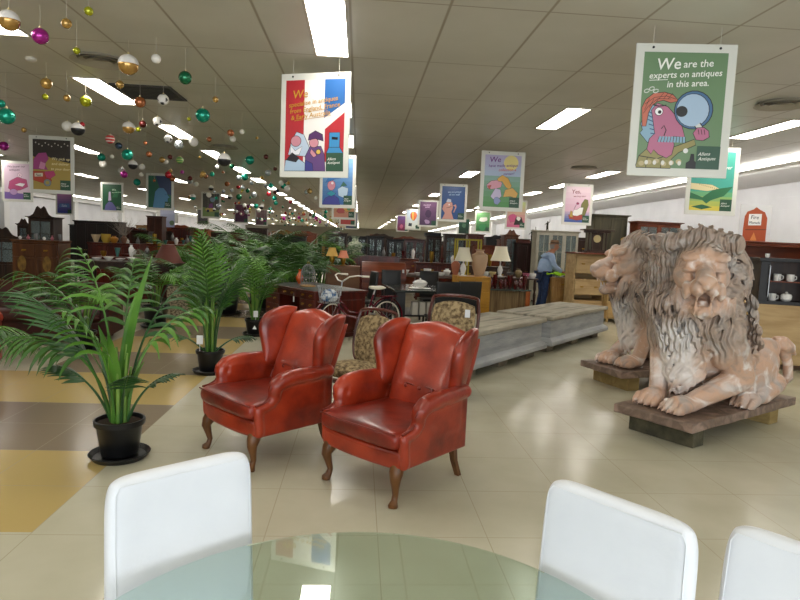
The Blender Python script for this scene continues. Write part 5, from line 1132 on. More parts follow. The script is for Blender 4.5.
# ================================================================ bicycle
bike_red = mat('maroon_frame_paint', '#5d0f22', rough=.25, coat=.5); tyre = mat('tyre', '#17161a', rough=.8); creamv = mat('cream_vinyl', '#ddd8c8', rough=.45); alu = mat('aluminium', '#b5b7ba', rough=.3, metal=.8)
rear = Vector((.49, 9.94, 0)); frontp = Vector((-.46, 9.26, 0)); dv = (frontp-rear).normalized(); WB = 1.08
t = thing('bicycle', 'maroon step-through bicycle with cream saddle and front basket, in front of the desk', 'bicycle', rear, math.atan2(dv.y, dv.x))
WR = .315
def wheel(x, rz=0):
    w_ = thing('wheel', None, None, (x, 0, WR), rz); w_.parent = t; n = 40
    # tyre is the wheel's own mesh part
    q = MB(); q.tube([(WR*.965*math.cos(2*PI*i/n), 0, WR*.965*math.sin(2*PI*i/n)) for i in range(n)], .017, n=8, wrap=True, up=Vector((0, 1, 0))); q.build('tyre', tyre, w_)
    q = MB(); q.tube([(WR*.89*math.cos(2*PI*i/n), 0, WR*.89*math.sin(2*PI*i/n)) for i in range(n)], .013, n=6, wrap=True, up=Vector((0, 1, 0))); q.build('rim', creamv, w_)
    q = MB()
    for i in range(18): a = 2*PI*i/18; q.tube([(.02*math.cos(a), .025*(-1)**i, .02*math.sin(a)), (WR*.88*math.cos(a+.2), 0, WR*.88*math.sin(a+.2))], .0016, n=4)
    q.build('spokes', alu, w_); q = MB(); q.tube([(0, -.04, 0), (0, .04, 0)], .02, n=10); q.build('hub', alu, w_); return w_
wheel(0); wheel(WB, .25)
q = MB(); bb = (.44, 0, .27); st = (.28, 0, .72); ht0 = (.93, 0, .72); ht1 = (.96, 0, .56)
q.tube([bb, st], .016); q.tube([ht0, ht1], .019); q.tube([ht1, (.80, 0, .40), (.62, 0, .36), bb], .018); q.tube([(.94, 0, .66), (.76, 0, .46), (.56, 0, .43), (.37, 0, .47)], .013)
for s in (-1, 1): q.tube([(0, s*.055, WR), (bb[0], s*.03, bb[2])], .009); q.tube([(0, s*.055, WR), (.33, s*.02, .58)], .008)
q.build('frame', bike_red, t)
q = MB()
for s in (-1, 1): q.tube([(.965, s*.04, .54), (1.02, s*.05, .42), (WB, s*.05, WR)], .010)
q.tube([(.965, -.05, .54), (.965, .05, .54)], .014); q.build('fork', bike_red, t)
for x, a0, a1 in ((0, 20, 200), (WB, 10, 150)):
    q = MB(); q.tube([(x+(WR+.03)*math.cos(math.radians(a0+(a1-a0)*i/18)), 0, WR+(WR+.03)*math.sin(math.radians(a0+(a1-a0)*i/18))) for i in range(19)], .026, n=8, flat=.35); q.build('mudguard', bike_red, t)
q = MB(); q.box((-.02, 0, .69), (.34, .12, .012)); [q.tube([(0, s*.05, WR), (-.08, s*.05, .69)], .005) for s in (-1, 1)]; q.build('luggage_rack', bike_red, t)
q = MB(); q.tube([st, (.25, 0, .80)], .012); q.build('seat_post', alu, t)
q = MB(); q.slab(lambda u, v: (.23+.135*u, v*(.035+.065*((1-u)/2)**1.3), .835+.01*u*u-.012*v*v), .03, 12, 10, .4); q.build('saddle', creamv, t, sub=1)
q = MB(); q.tube([(.93, 0, .72), (.905, 0, .93)], .012); q.build('stem', alu, t)
q = MB(); q.tube([(.72, -.29, 1.04), (.80, -.28, 1.05), (.90, -.2, 1.03), (.93, -.08, .96), (.905, 0, .94), (.93, .08, .96), (.90, .2, 1.03), (.80, .28, 1.05), (.72, .29, 1.04)], .011, n=8); hb = q.build('handlebar', creamv, t)
for s in (-1, 1): q = MB(); q.tube([(.60, s*.292, 1.035), (.73, s*.29, 1.041)], .016, n=8); q.build('grip', creamv, hb)
q = MB()
def bk(f, z): return (1.13+.17*math.cos(f)*(.8+.25*(z-.62)/.25), .2*math.sin(f)*(.8+.25*(z-.62)/.25), z)
for i in range(24): f = 2*PI*i/24; q.tube([bk(f, .62), bk(f, .87)], .003, n=4)
for z in (.62, .70, .78, .87): q.tube([bk(2*PI*i/24, z) for i in range(24)], .005 if z > .8 else .003, n=4, wrap=True)
for i in range(7): q.tube([(1.13-.13+i*.043, -.13, .62), (1.13-.13+i*.043, .13, .62)], .003, n=4)
q.tube([(.96, 0, .68), (1.0, 0, .72)], .01); q.build('basket', mat('silver_wire', '#a9adb0', rough=.35, metal=.5), t)
q = MB()
for x in (0,):
    q.tube([(bb[0], -.05, bb[2]), (bb[0], .05, bb[2])], .022, n=12); q.tube([(.44, -.045, .27), (.52, -.05, .13)], .009); q.tube([(.44, .045, .27), (.36, .05, .41)], .009); q.box((.53, -.09, .125), (.06, .08, .02)); q.box((.35, .09, .415), (.06, .08, .02))
q.build('crankset', alu, t)
q = MB(); q.slab(lambda u, v: (.22+.25*u, -.055, .30+.06*v-.01*u), .012, 8, 6, .3); q.build('chain_guard', bike_red, t)
q = MB(); q.tube([(.36, .05, .28), (.30, .12, .1), (.26, .17, 0)], .008); q.build('kickstand', alu, t)
hm = Vector((1.13, 0, .80)); hmm = mat('blue_patterned_helmet', '#2f5f8f', '#d5dce0', scale=14, rough=.4, lo=.45, hi=.55)
M4 = t.matrix_world.copy() if False else (Matrix.Translation(rear) @ Matrix.Rotation(math.atan2(dv.y, dv.x), 4, 'Z'))
p = M4 @ Vector((1.13, 0, .632)); q = MB(); q.lathe([(.0, 0), (.10, .01), (.135, .07), (.12, .14), (.07, .185), (0, .2)], n=24, caps=False)
q.build('blue_bundle', hmm, loc=p); tag(bpy.data.objects['blue_bundle'], 'blue and white patterned helmet lying in the bicycle basket', 'helmet'); bpy.data.objects['blue_bundle'].name = 'helmet'
# ================================================================ black dining table and chairs
tp = thing('black_dining_table', 'black dining table with a dark glossy top, behind the bicycle and tapestry chairs', 'table', (1.18, 10.68, 0), .12)
q = MB(); q.b2(-.62, .62, -.55, .95, .745, .785); q.build('tabletop', mat('dark_glossy_top', '#2a2f2c', rough=.15), tp, bevel=.008)
for sx in (-1, 1):
    for y in (-.42, .82): q = MB(); q.box((sx*.5, y, .3725), (.16, .12, .745)); q.build('leg', ebony, tp, bevel=.006)
q = MB(); q.b2(-.5, .5, -.4, .8, .32, .35); q.build('shelf', ebony, tp)
for i, x in enumerate((-.22, -.09, .04, .17)):
    q = MB(); q.box((0, 0, .11), (.10, .16, .22)); p = Matrix.Rotation(.12, 3, 'Z') @ Vector((x, -.3, 0)); o = q.build('file_box', flat('#b9b5a8'), loc=(1.18+p.x, 10.68+p.y, .352), rz=.12); tag(o, 'grey-white file box under the black table, %s from the left' % ['first', 'second', 'third', 'fourth'][i], 'box', 'file boxes under the black table')
t2 = thing('tureen', 'white china tureen on an oval dish on the black dining table', 'tureen', (1.1, 10.55, .785))
q = MB(); q.lathe([(.16, 0), (.2, .012), (.19, .018), (.1, .01)], n=28); q.build('dish', china, t2)
q = MB(); q.lathe([(.07, .016), (.06, .03), (.12, .07), (.135, .11), (.125, .115)], n=28); q.build('bowl', china, t2); q = MB(); q.lathe([(.125, .115), (.10, .14), (.04, .16), (.012, .165), (.018, .185), (0, .195)], n=24); q.build('lid', china, t2)
blackl = mat('black_vinyl', '#17191a', rough=.4)
def bchair(label, x, y, rz, h=1.0):
    t = thing('black_dining_chair', label, 'chair', (x, y, 0), rz, 'black high-backed dining chairs')
    q = MB(); q.slab(lambda u, v: (.20*u, .19+.03*(v+1), .48+(h-.48)*(v+1)/2), .03, 10, 12, .2); q.build('backrest', blackl, t)
    q = MB(); q.slab(lambda u, v: (.21*u, .21*v-.02, .44), .04, 10, 10, .2); q.build('seat', blackl, t)
    for sx in (-1, 1):
        for sy in (-1, 1): q = MB(); q.box((sx*.18, sy*.18, .2), (.035, .035, .4)); q.build('leg', ebony, t)
    return t
bc = bchair('black high-backed chair at the near right corner of the black dining table', 1.33, 9.35, PI+.25, 1.02)
dup(bc, 'black high-backed chair nearest the yellow sideboard', (1.72, 9.62, 0), PI+.25)
dup(bc, 'black high-backed chair behind the bicycle saddle, left of the black table', (.08, 11.3, 0), -PI/2+.3)
dup(bc, 'black high-backed chair above the rear wheel of the bicycle', (.70, 11.95, 0), .1)
dup(bc, 'black high-backed chair on the far side of the black dining table', (1.5, 12.15, 0), .1)
# ================================================================ furniture by picture column: px range, top row, distance
def cpx(name, label, cat, a, b_, ty, Y, m_, d=.45, **k):
    p = atY(a, ty, Y); r = atY(b_, ty, Y); z = k.get('z', 0); xt = k.pop('extra', (.05 if k.get('cornice', .03) else 0))+k.get('pediment', 0)*1.1
    return case(name, label, cat, p.x, r.x, Y, d, (p.z+r.z)/2-xt-z, m_, **k)
def topz(o): return o[0].location.z
pewter = mat('pewter', '#6f7070', rough=.35, metal=.7); bronze = mat('dark_bronze', '#2b2a22', rough=.35, metal=.7)
# ---- right wall
cb, _ = cpx('glazed_bookcase', 'red-brown glazed bookcase on the right wall behind the marble lions', 'bookcase', 638, 681, 222, 14.0, redwood, d=.42, rows=(('g', 2, .62), ('d', 2, .38)), cornice=.06)
sb, _ = case('sideboard', 'long red-brown sideboard behind the black cabinet on the right', 'sideboard', 6.25, 7.75, 9.55, .5, 1.80, redwood, rows=(('o', 2, .35), ('d', 2, .65)), cornice=.05), 0
sb = sb[0]
# big plywood chest with the black mug cabinet standing on it
t = thing('wooden_chest', 'large pale plywood chest under the black mug cabinet at the right edge', 'chest', (6.25, 8.0, 0), -.30)
q = MB(); q.b2(-.62, .62, 0, .6, .08, .93); q.build('body', paleoak, t, bevel=.008)
for a in (-.55, .55):
    for y in (.05, .55): q = MB(); q.box((a, y, .04), (.08, .08, .08)); q.build('foot', paleoak, t)
q = MB(); q.b2(-.60, .60, -.012, 0, .85, .91); q.b2(-.60, .60, -.012, 0, .11, .17); q.b2(-.60, -.54, -.012, 0, .17, .85); q.b2(.54, .60, -.012, 0, .17, .85); q.build('front_frame', paleoak, t)
t = thing('mug_cabinet', 'black open-fronted cabinet with white mugs, standing on the plywood chest', 'cabinet', (6.22, 8.02, .93), -.30)
q = MB(); w_, h_ = 1.06, .66
q.b2(-w_/2, w_/2, .38, .42, 0, h_); q.b2(-w_/2, w_/2, 0, .42, 0, .05); q.b2(-w_/2-.03, w_/2+.03, -.02, .44, h_-.05, h_); q.b2(-w_/2, -w_/2+.12, 0, .42, .05, h_-.05); q.b2(.14, .26, 0, .42, .05, h_-.05); q.b2(w_/2-.10, w_/2, 0, .42, .05, h_-.05); q.b2(.26, w_/2-.1, .02, .05, .05, h_-.05); q.build('body', ebony, t, bevel=.004)
q = MB(); q.b2(-w_/2+.12, .14, .05, .38, .32, .335); q.build('shelf', redwood, t); q = MB(); q.b2(-w_/2+.12, .14, .365, .38, .05, .61); q.build('back_panel', walnut, t)
q = MB(); q.tube([(-w_/2+.11, -.012, .1), (-w_/2+.11, -.03, .12), (-w_/2+.11, -.03, .54), (-w_/2+.11, -.012, .56)], .008, n=6); q.build('handle', alu, t)
RM = Matrix.Translation((6.22, 8.02, .93)) @ Matrix.Rotation(-.30, 4, 'Z')
def mug(label, x, y, z, r=.05, h=.1):
    p = RM @ Vector((x, y, z)); m_ = thing('mug', label, 'mug', p, -.3, 'white mugs in the black cabinet'); q = MB(); q.lathe([(r*.85, 0), (r, .01), (r, h), (r*.92, h), (r*.9, .012), (0, .012)], n=20, caps=False); q.build('cup', china, m_)
    q = MB(); q.tube([(r*.95, 0, h*.8), (r*1.5, 0, h*.75), (r*1.55, 0, h*.35), (r*.95, 0, h*.22)], .007, n=6); q.build('handle', china, m_)
mug('white mug on the upper shelf of the black cabinet, left one', -.26, .15, .335); mug('white mug on the upper shelf of the black cabinet, right one', -.09, .15, .335)
mug('white mug on the bottom of the black cabinet, left of the lidded pot', -.30, .15, .05)
p = RM @ Vector((-.12, .15, .05)); vase('white lidded pot at the bottom of the black cabinet', p.x, p.y, p.z, [(.05, 0), (.075, .03), (.075, .08), (.06, .10), (.015, .115), (.02, .13), (0, .14)], china, 'pot', 'lidded_pot')
p = RM @ Vector((-.43, .1, .66)); vase('small white pot standing on top of the black mug cabinet', p.x, p.y, p.z, VP(.06, .03, 2), china, 'pot', 'small_pot')
# poster board with a terracotta fireplace picture, standing on the sideboard
pb = atY(757, 224, 9.75); zt = 1.85
t = thing('picture_board', 'white board with a red-brown arched picture and handwritten card, on the right sideboard', 'sign', (pb.x, 9.8, zt), -.05)
q = MB(); q.b2(-.27, .27, 0, .02, 0, .62); q.build('board', white_m, t, bevel=.003)
ar = [(-.2, .01), (-.2, .2), (-.19, .42), (-.15, .50), (-.05, .54), (0, .58), (.06, .54), (.15, .50), (.2, .40), (.2, .01)]
q = MB(); q.cur = 0; q.poly([(x, -.002, z) for x, z in ar]); q.cur = 1; q.poly([(-.12, -.004, .27), (.10, -.004, .28), (.10, -.004, .47), (-.12, -.004, .46)]); q.cur = 2; q.poly([(-.07, -.004, .02), (.05, -.004, .02), (-.01, -.004, .16)]); q.cur = 3; q.poly([(-.16, -.003, .19), (.2, -.003, .205), (.2, -.003, .215), (-.16, -.003, .2)])
me = bpy.data.meshes.new('picture'); me.from_pydata(q.v, [], q.f); [me.materials.append(flat(c)) for c in ('#b0532f', '#efede8', '#d6884a', '#3a2a22')]; me.polygons.foreach_set('material_index', q.mi); o = bpy.data.objects.new('picture', me); COL.objects.link(o); o.parent = t
text_obj(t, 'Fire', .09, (-.09, -.006, .38), black_m); text_obj(t, 'Mantels', .06, (-.11, -.006, .30), black_m)
# ---- light timber drawer units left of the far lion
u, _ = case('drawer_chest', 'tall light timber drawer unit left of the further lion, with objects on its red top', 'chest of drawers', 4.85, 5.55, 13.2, .6, 1.50, paleoak, rows=(('w', 1, .30), ('o', 1, .1), ('w', 1, .25), ('o', 1, .1), ('w', 1, .25)), cornice=0, group=None)
u2, _ = case('drawer_chest', 'light timber drawer unit behind the further lion, right of its twin', 'chest of drawers', 5.57, 6.4, 13.0, .6, 1.50, mat('light_timber', '#b3935f', '#c7a973', scale=6, rough=.5, wood=2), rows=(('d', 1, .34), ('o', 1, .08), ('w', 1, .24), ('o', 1, .08), ('w', 1, .26)), cornice=0)
q = MB(); q.b2(4.82, 6.45, 12.96, 13.84, 1.5, 1.53); tag(q.build('red_brown_board', redwood, bevel=.004), 'thin red-brown board lying across the two light timber drawer units', 'board')
# mantel clock like temple, tall carved screen, gilt figures and candelabrum
cp = atY(595, 252, 13.4); t = thing('mantel_clock', 'dark wooden temple-shaped mantel clock on the light timber drawer units', 'clock', (cp.x, 13.35, 1.53))
q = MB(); q.b2(-.28, .28, -.12, .12, 0, .04); q.b2(-.24, .24, -.1, .1, .04, .07); q.build('base', walnut, t, bevel=.004)
q = MB(); q.b2(-.36, .36, -.13, .13, .50, .53); q.b2(-.28, .28, -.1, .1, .45, .50); q.build('roof', walnut, t, bevel=.006)
for x in (-.2, -.12, .12, .2): q = MB(); q.lathe([(.02, .07), (.016, .12), (.016, .42), (.022, .45)], n=10); q.build('column', walnut, t, loc=(x, -.04, 0))
q = MB(); q.b2(-.10, .10, -.02, .08, .07, .45); q.build('case', walnut, t); q = MB(); q.lathe([(.085, 0), (.085, .01), (0, .012)], n=24); o = q.build('dial', mat('dial', '#b8a878', rough=.4), t); o.rotation_euler = (PI/2, 0, 0); o.location = (0, -.022, .32)
a0 = atY(592, 205, 14.4); a1 = atY(613, 205, 14.4); case('tall_wardrobe', 'tall dark green-brown carved wardrobe against the right wall behind the clock', 'wardrobe', a0.x+.1, a1.x+.42, 14.45, .5, 2.42, mat('aged_green_brown', '#3d3a2a', '#565038', scale=6, rough=.6, wood=1), rows=(('d', 2, .75), ('w', 1, .25)), cornice=.06)
gilt = mat('gilt', '#b8924a', '#d0b06a', scale=20, rough=.35, metal=.6)
gp = atY(623, 250, 13.3)
def figure(name, label, cat, x, y, z, h, m_, kind=0, group=None):
    q = MB(); s = h
    if kind == 0:   # seated rider/figure group on a base
        q.lathe([(.32*s, 0), (.34*s, .04*s), (.26*s, .08*s)], (0, 0, 0), 14); q.cap((0, 0, .1*s), (0, 0, .5*s), .16*s, .10*s); q.ell((0, 0, .66*s), .085*s); q.cap((.05*s, 0, .48*s), (.26*s, 0, .62*s), .05*s, .03*s); q.cap((-.05*s, 0, .48*s), (-.24*s, 0, .30*s), .05*s, .03*s); q.cap((.05*s, 0, .2*s), (.24*s, -.08*s, .1*s), .08*s, .05*s); q.tube([(-.1*s, 0, .6*s), (-.14*s, 0, .8*s), (.0, 0, .92*s)], [.03*s, .04*s, .01*s])
    else:           # standing figure with raised arm
        q.lathe([(.14*s, 0), (.14*s, .05*s), (.1*s, .07*s)], (0, 0, 0), 12); q.cap((-.04*s, 0, .07*s), (-.03*s, 0, .42*s), .035*s, .055*s); q.cap((.08*s, 0, .09*s), (.03*s, 0, .42*s), .035*s, .055*s); q.cap((0, 0, .42*s), (.01*s, 0, .64*s), .075*s, .085*s); q.ell((.02*s, 0, .77*s), .055*s); q.cap((.07*s, 0, .66*s), (.20*s, 0, .80*s), .03*s, .022*s); q.cap((.2*s, 0, .8*s), (.18*s, 0, .98*s), .022*s, .018*s); q.cap((-.06*s, 0, .66*s), (-.2*s, 0, .52*s), .03*s, .02*s)
    return tag(q.build(name, m_, loc=(x, y, z), remesh=max(.006, h*.012), smooth=2), label, cat, group)
figure('gilt_figure', 'gilt figure group on the light timber drawer units, left of the candelabrum', 'figurine', gp.x, 13.3, 1.53, .42, gilt)
t = thing('candelabrum', 'dark branched candelabrum just above the further lion\'s back', 'candelabrum', (gp.x+.32, 13.35, 1.53)); q = MB(); q.lathe([(.08, 0), (.07, .02), (.015, .04), (.02, .12), (.012, .22), (.012, .3)], n=12); q.build('stem', bronze, t)
for k in range(4):
    a = k*PI/2+.4; q = MB(); q.tube([(0, 0, .26), (.06*math.cos(a), .06*math.sin(a), .25), (.11*math.cos(a), .11*math.sin(a), .31), (.11*math.cos(a), .11*math.sin(a), .37)], .008, n=6); q.lathe([(.012, .36), (.025, .375), (.012, .385), (.012, .42)], (.11*math.cos(a), .11*math.sin(a), 0), 10); q.build('arm', bronze, t)
# ---- cream glazed cabinet with bronzes, dark wardrobe, arched cabinet, pedestal the man leans on
cpx('glazed_cabinet', 'tall grey-cream painted cabinet with glass doors behind the man', 'cabinet', 537, 579, 231, 16.9, creamp, d=.45, rows=(('g', 3, .72), ('d', 3, .28)), cornice=.05)
bz = atY(540, 231, 17).z
figure('bronze_figure', 'dark bronze figure with raised arm on the cream cabinet, right one', 'figurine', atY(547, 231, 17.1).x, 17.1, bz, .36, bronze, 1); 
cpx('wardrobe', 'very dark red wardrobe left of the man', 'wardrobe', 518, 537, 243, 17.6, mat('dark_cherry', '#1f0b09', '#341310', scale=6, rough=.35, wood=1), d=.5, rows=(('d', 2, 1),), cornice=.05)
wz = atY(528, 243, 17.6).z; figure('bronze_figure', 'greenish bronze figure on the dark red wardrobe, left of the man', 'figurine', atY(532, 240, 17.8).x, 17.8, wz, .5, bronze, 1)
cpx('carved_cabinet', 'tall brown carved cabinet with an arched glass door, beneath the pink and lime poster', 'cabinet', 505, 519, 229, 18.0, mat('warm_brown', '#4d2a16', '#6b3d20', scale=6, rough=.35, wood=1), d=.45, rows=(('g', 1, .7), ('d', 1, .3)), cornice=.04, pediment=.16)
t, _ = cpx('pedestal_cupboard', 'timber cupboard the man leans on, with a lime green cloth over it', 'cupboard', 553, 573, 278, 14.2, oak, d=.5, rows=(('w', 1, .25), ('d', 1, .75)), cornice=.02)
cz = atY(563, 278, 14.2).z+.02; cxx = atY(559, 278, 14.2).x
q = MB(); q.slab(lambda u, v: (.27*u, .17*v, .03+.035*math.sin(3*u+1)*math.cos(2.5*v)+.02*math.sin(7*u+3*v)), .012, 20, 16, .3)
tag(q.build('dusting_cloth', mat('lime_cloth', '#a6e21a', rough=.8), loc=(cxx-.02, 14.42, cz+.035), sub=1), 'bright lime green dusting cloth under the man\'s hands', 'cloth')
cpx('red_cabinet', 'low dark red cupboard between the man and the timber cupboard', 'cupboard', 549, 560, 290, 15.6, mahog, d=.4, rows=(('d', 1, 1),), cornice=0)
# ---- lamp table zone
ys, _ = cpx('sideboard', 'yellow pine sideboard under the two cream lamps', 'sideboard', 458, 491, 277, 11.4, yellowwood, d=.7, rows=(('w', 2, .3), ('d', 2, .7)), cornice=0, extra=0)
yz = atY(470, 277, 11.4).z; LP = lambda px, Y: atY(px, 270, Y).x
shade_m = mat('cream_shade', '#e6dfc6', rough=.8, sheen=.3)
lamp_obj('cream bell-shaded lamp on the yellow sideboard, left of the tall beige urn', LP(463, 11.7), 11.7, yz, .56, .18, shade_m, china, group='cream bell-shaded lamps')
vase('tall beige ridged urn between the two cream lamps', LP(479, 11.75), 11.75, yz, [(.08, 0), (.09, .02), (.14, .18), (.165, .34), (.16, .42), (.08, .47), (.07, .50), (.10, .53)], mat('beige_ceramic', '#b99b7c', rough=.5), 'urn', 'urn')
vase('terracotta vase at the left end of the yellow sideboard', LP(455.5, 11.95), 11.95, yz, VP(.32, .09, 0), mat('terracotta', '#a8664a', rough=.6))
t = thing('yellow_stand', 'yellow painted metal stand behind the left cream lamp', 'stand', (LP(468, 12.5), 12.5, 0)); q = MB()
for x in (-.25, 0, .25):
    for y in (0, .3): q.box((x, y, .86), (.03, .03, 1.72))
q.box((0, 0, 1.70), (.53, .03, .03)); q.box((0, .3, 1.70), (.53, .03, .03)); q.box((0, .15, .9), (.53, .33, .03)); q.build('frame', flat('#a89a1e'), t)
t = thing('display_table', 'long low display table with orange timber ends holding red glassware', 'table', (LP(505, 12.3), 12.3, 0)); q = MB(); q.b2(-.58, .50, -.3, .35, .70, .725); q.build('tabletop', mat('smoked_glass', '#5a6a62', rough=.08, trans=.3), t)
for x in (-.48, .46): q = MB(); q.box((x, 0, .35), (.05, .55, .70)); q.build('end_panel', orangewood, t)
q = MB(); q.b2(-.45, .43, -.2, -.17, .12, .68); q.build('slatted_panel', mat('old_slats', '#5e4a33', '#8f7a55', scale=30, rough=.8, stretch=(1, 1, .05)), t)
for x in (-.44, .42): q = MB(); q.box((x, -.25, .35), (.04, .04, .7)); q.build('leg', orangewood, t)
rubym = mat('ruby_glass', '#5a0e14', rough=.08, trans=.35, coat=.5); pos = ['leftmost', 'second', 'third', 'fourth', 'fifth', 'sixth', 'seventh', 'eighth', 'ninth']
tx = LP(505, 12.3)
for i in range(9):
    vase('%s ruby glass on the smoked glass display table, counted from the left' % pos[i], tx-.42+i*.103, 12.12+.05*(i % 3), .725, VP(.20+.04*(i % 3), .045+.008*(i % 2), i % 3), rubym, 'glass', 'ruby_glass', 'ruby glasses on the display table')
tt = thing('china_table', 'dark table behind the ruby glass, covered with china', 'table', (LP(503, 13.3), 13.3, 0)); q = MB(); q.b2(-.62, .72, -.35, .35, .88, .91); q.build('tabletop', walnut, tt, bevel=.005)
for x in (-.56, .66):
    for y in (-.3, .3): leg_turned(tt, x, y, .88, .035, walnut)
cxx0 = LP(503, 13.3)
lamp_obj('cream bell-shaded lamp on the china table, right of the tall beige urn', LP(500, 13.4), 13.4, .91, .68, .23, shade_m, china, group='cream bell-shaded lamps')
tm = [(-.45, 'white teapot', china, 2), (-.28, 'cream bowl', mat('cream_bowl', '#d8c48a', rough=.3), 3), (.12, 'pewter tray', pewter, 3), (.30, 'flowered pot', mat('flower_pot', '#7a6a4a', rough=.5), 0), (.48, 'pink dish', mat('pink_dish', '#b8607a', rough=.4), 3), (.62, 'white cup', china, 2)]
for x, nm, m_, kk in tm: vase('%s on the dark china table behind the ruby glass' % nm, cxx0+x, 13.1, .91, VP(.11 if kk else .2, .08, kk), m_, nm.split()[1], nm.replace(' ', '_'))
# ---- china on a long table in front of the left of the lamps
t = thing('round_table', 'dark round table carrying white china, left of the yellow sideboard', 'table', (LP(430, 14.3), 14.3, 0)); q = MB(); q.lathe([(.76, .80), (.79, .82), (.77, .835)], n=40); q.build('tabletop', walnut, t); q = MB(); q.lathe([(.3, 0), (.28, .05), (.07, .12), (.09, .4), (.06, .7), (.2, .8)], n=20); q.build('pedestal', walnut, t)
for i, (dx, dy, nm, kk, sc_) in enumerate(((-.6, -.2, 'white bowl', 3, 1), (-.32, -.35, 'white plate', 3, .6), (-.05, .1, 'white teapot', 2, 1.3), (.22, -.3, 'white cup', 2, .8), (.42, .05, 'white jug', 0, 1.5), (.62, -.25, 'white sugar bowl', 3, .9))):
    vase('%s on the dark round table, %s piece from the left' % (nm, pos[i]), LP(430, 14.3)+dx, 14.3+dy, .835, VP(.11*sc_, .09, kk), china, nm.split()[-1], nm.replace(' ', '_'), 'white china on the dark round table')
# ---- row of glazed cabinets across the middle distance
for i, (a, b_, ty, Y, m_, lab) in enumerate(((445, 466, 234, 20.0, walnut, 'dark glazed cabinet of blue-white glass behind the left cream lamp'), (468, 484, 234, 21.0, mahog, 'plain dark wardrobe right of the blue-lit glazed cabinet'), (427, 442, 236, 22.2, walnut, 'dark glazed cabinet under the deep blue poster'),
        (405, 425, 239, 22.0, mahog, 'open brown cabinet full of pale glassware in the middle distance'), (387.5, 404, 239, 21.2, ebony, 'black glazed cabinet left of the brown glassware cabinet'), (368, 384, 236, 21.0, ebony, 'black glazed cabinet right of the big Chinese vase'), (349, 367, 236, 22.3, ebony, 'black glazed cabinet directly behind the big Chinese vase'), (327, 347, 233, 21.5, walnut, 'dark glazed cabinet at the right end of the palm thicket'))):
    c_, cells = cpx('display_cabinet', lab, 'display cabinet', a, b_, ty, Y, m_, d=.4, rows=(('g', 2, .78), ('d', 2, .22)) if 'wardrobe' not in lab else (('d', 2, 1),), cornice=.05, group='tall cabinets across the middle distance')
    if 'wardrobe' in lab: continue
    x0, x1 = atY(a, ty, Y).x+.08, atY(b_, ty, Y).x-.08; H = (atY(a, ty, Y).z+atY(b_, ty, Y).z)/2-.10
    g_ = mat('glassware_%d' % i, ['#8fb0c8', '#8fb0c8', '#b0b8b8', '#d8dcd6', '#8fa39c', '#93a8a0', '#7f9a90', '#9fb0a8'][i], rough=.15, coat=.5); hh = (H-.124)*.78; zb = H-.022-hh; ns = max(1, int(hh/.36))
    for k in range(ns):
        for j in range(5 if Y < 21 else 4):
            n_ = 5 if Y < 21 else 4
            vase('small piece inside the '+lab, x0+(x1-x0)*(j+.5)/n_, Y+.2, zb+hh*k/ns+.0095, VP(.13+.07*((i+j+k) % 3), .045, (j+k) % 4), g_, 'glassware', 'glassware', 'glassware in the %s' % lab, n=8)
q = MB(); p = atY(433, 236, 22.3); q.b2(-.3, .3, 0, .35, 0, .12); tag(q.build('black_box', black_m, loc=(p.x, 22.25, p.z+.0)), 'flat black box lying on the cabinet under the blue poster', 'box')
# Chinese vase on a red chest, small lamps on a brown cabinet
rc, _ = cpx('low_chest', 'long low red-brown chest under the Chinese vase', 'chest', 338, 400, 256, 16.2, mahog, d=.5, rows=(('w', 3, .3), ('d', 3, .7)), cornice=0, extra=0)
rz_ = atY(355, 256, 16.2).z
vase('big pale Chinese vase with a green pattern on the low red-brown chest', atY(355, 250, 16.4).x, 16.4, rz_, [(.10, 0), (.12, .03), (.17, .18), (.2, .28), (.17, .35), (.09, .39), (.08, .48), (.13, .53)], mat('celadon_vase', '#a9b09a', '#6f7f68', scale=16, rough=.25, lo=.5, hi=.6))
bn, _ = cpx('brown_cabinet', 'plain brown cabinet under the two small lamps, behind the desk', 'cabinet', 326, 360, 266, 13.4, mat('tan_timber', '#6b4a30', '#80593a', scale=5, rough=.5, wood=2), d=.5, rows=(('d', 2, 1),), cornice=0, extra=0)
bz_ = atY(340, 266, 13.4).z
lamp_obj('small lamp with a yellow shade beside the palm thicket', atY(332, 260, 13.55).x, 13.55, bz_, .40, .14, mat('yellow_shade', '#c9a154', rough=.8), brass); lamp_obj('small lamp with a salmon pink shade, right of the yellow one', atY(344, 262, 13.55).x-.02, 13.6, bz_, .34, .13, mat('pink_shade', '#d08468', rough=.8), brass)
op = atz(299, 284, .77); vase('orange glass vase behind the wire cloche on the desk', op.x, op.y+.1, .768, VP(.26, .07, 1), mat('orange_glass', '#c4541c', rough=.2, coat=.5))
# upright piano-like desk with a sloping lid
p0_, p1_ = atY(362, 262, 12.6), atY(407, 262, 12.6); t = thing('writing_desk', 'red-brown writing desk with a sloping lid, behind the bicycle', 'desk', ((p0_.x+p1_.x)/2, 12.6, 0)); w_ = (p1_.x-p0_.x)/2; h_ = p0_.z
q = MB(); q.loft([[(s*w_, 0, .78), (s*w_, 0, .95), (s*w_, .3, h_), (s*w_, .5, h_), (s*w_, .5, .78)] for s in (-1, 1)]); q.build('lid', redwood, t, bevel=.006)
q = MB(); q.b2(-w_+.02, w_-.02, .05, .48, .6, .78); q.build('frieze', redwood, t)
for a in (-1, 1):
    for y in (.07, .45): q = MB(); q.box((a*(w_-.05), y, .3), (.05, .05, .6)); q.build('leg', redwood, t)
q = MB(); q.box((w_*.85, -.006, .98), (.04, .003, .07)); q.build('price_tag', tagw, t)
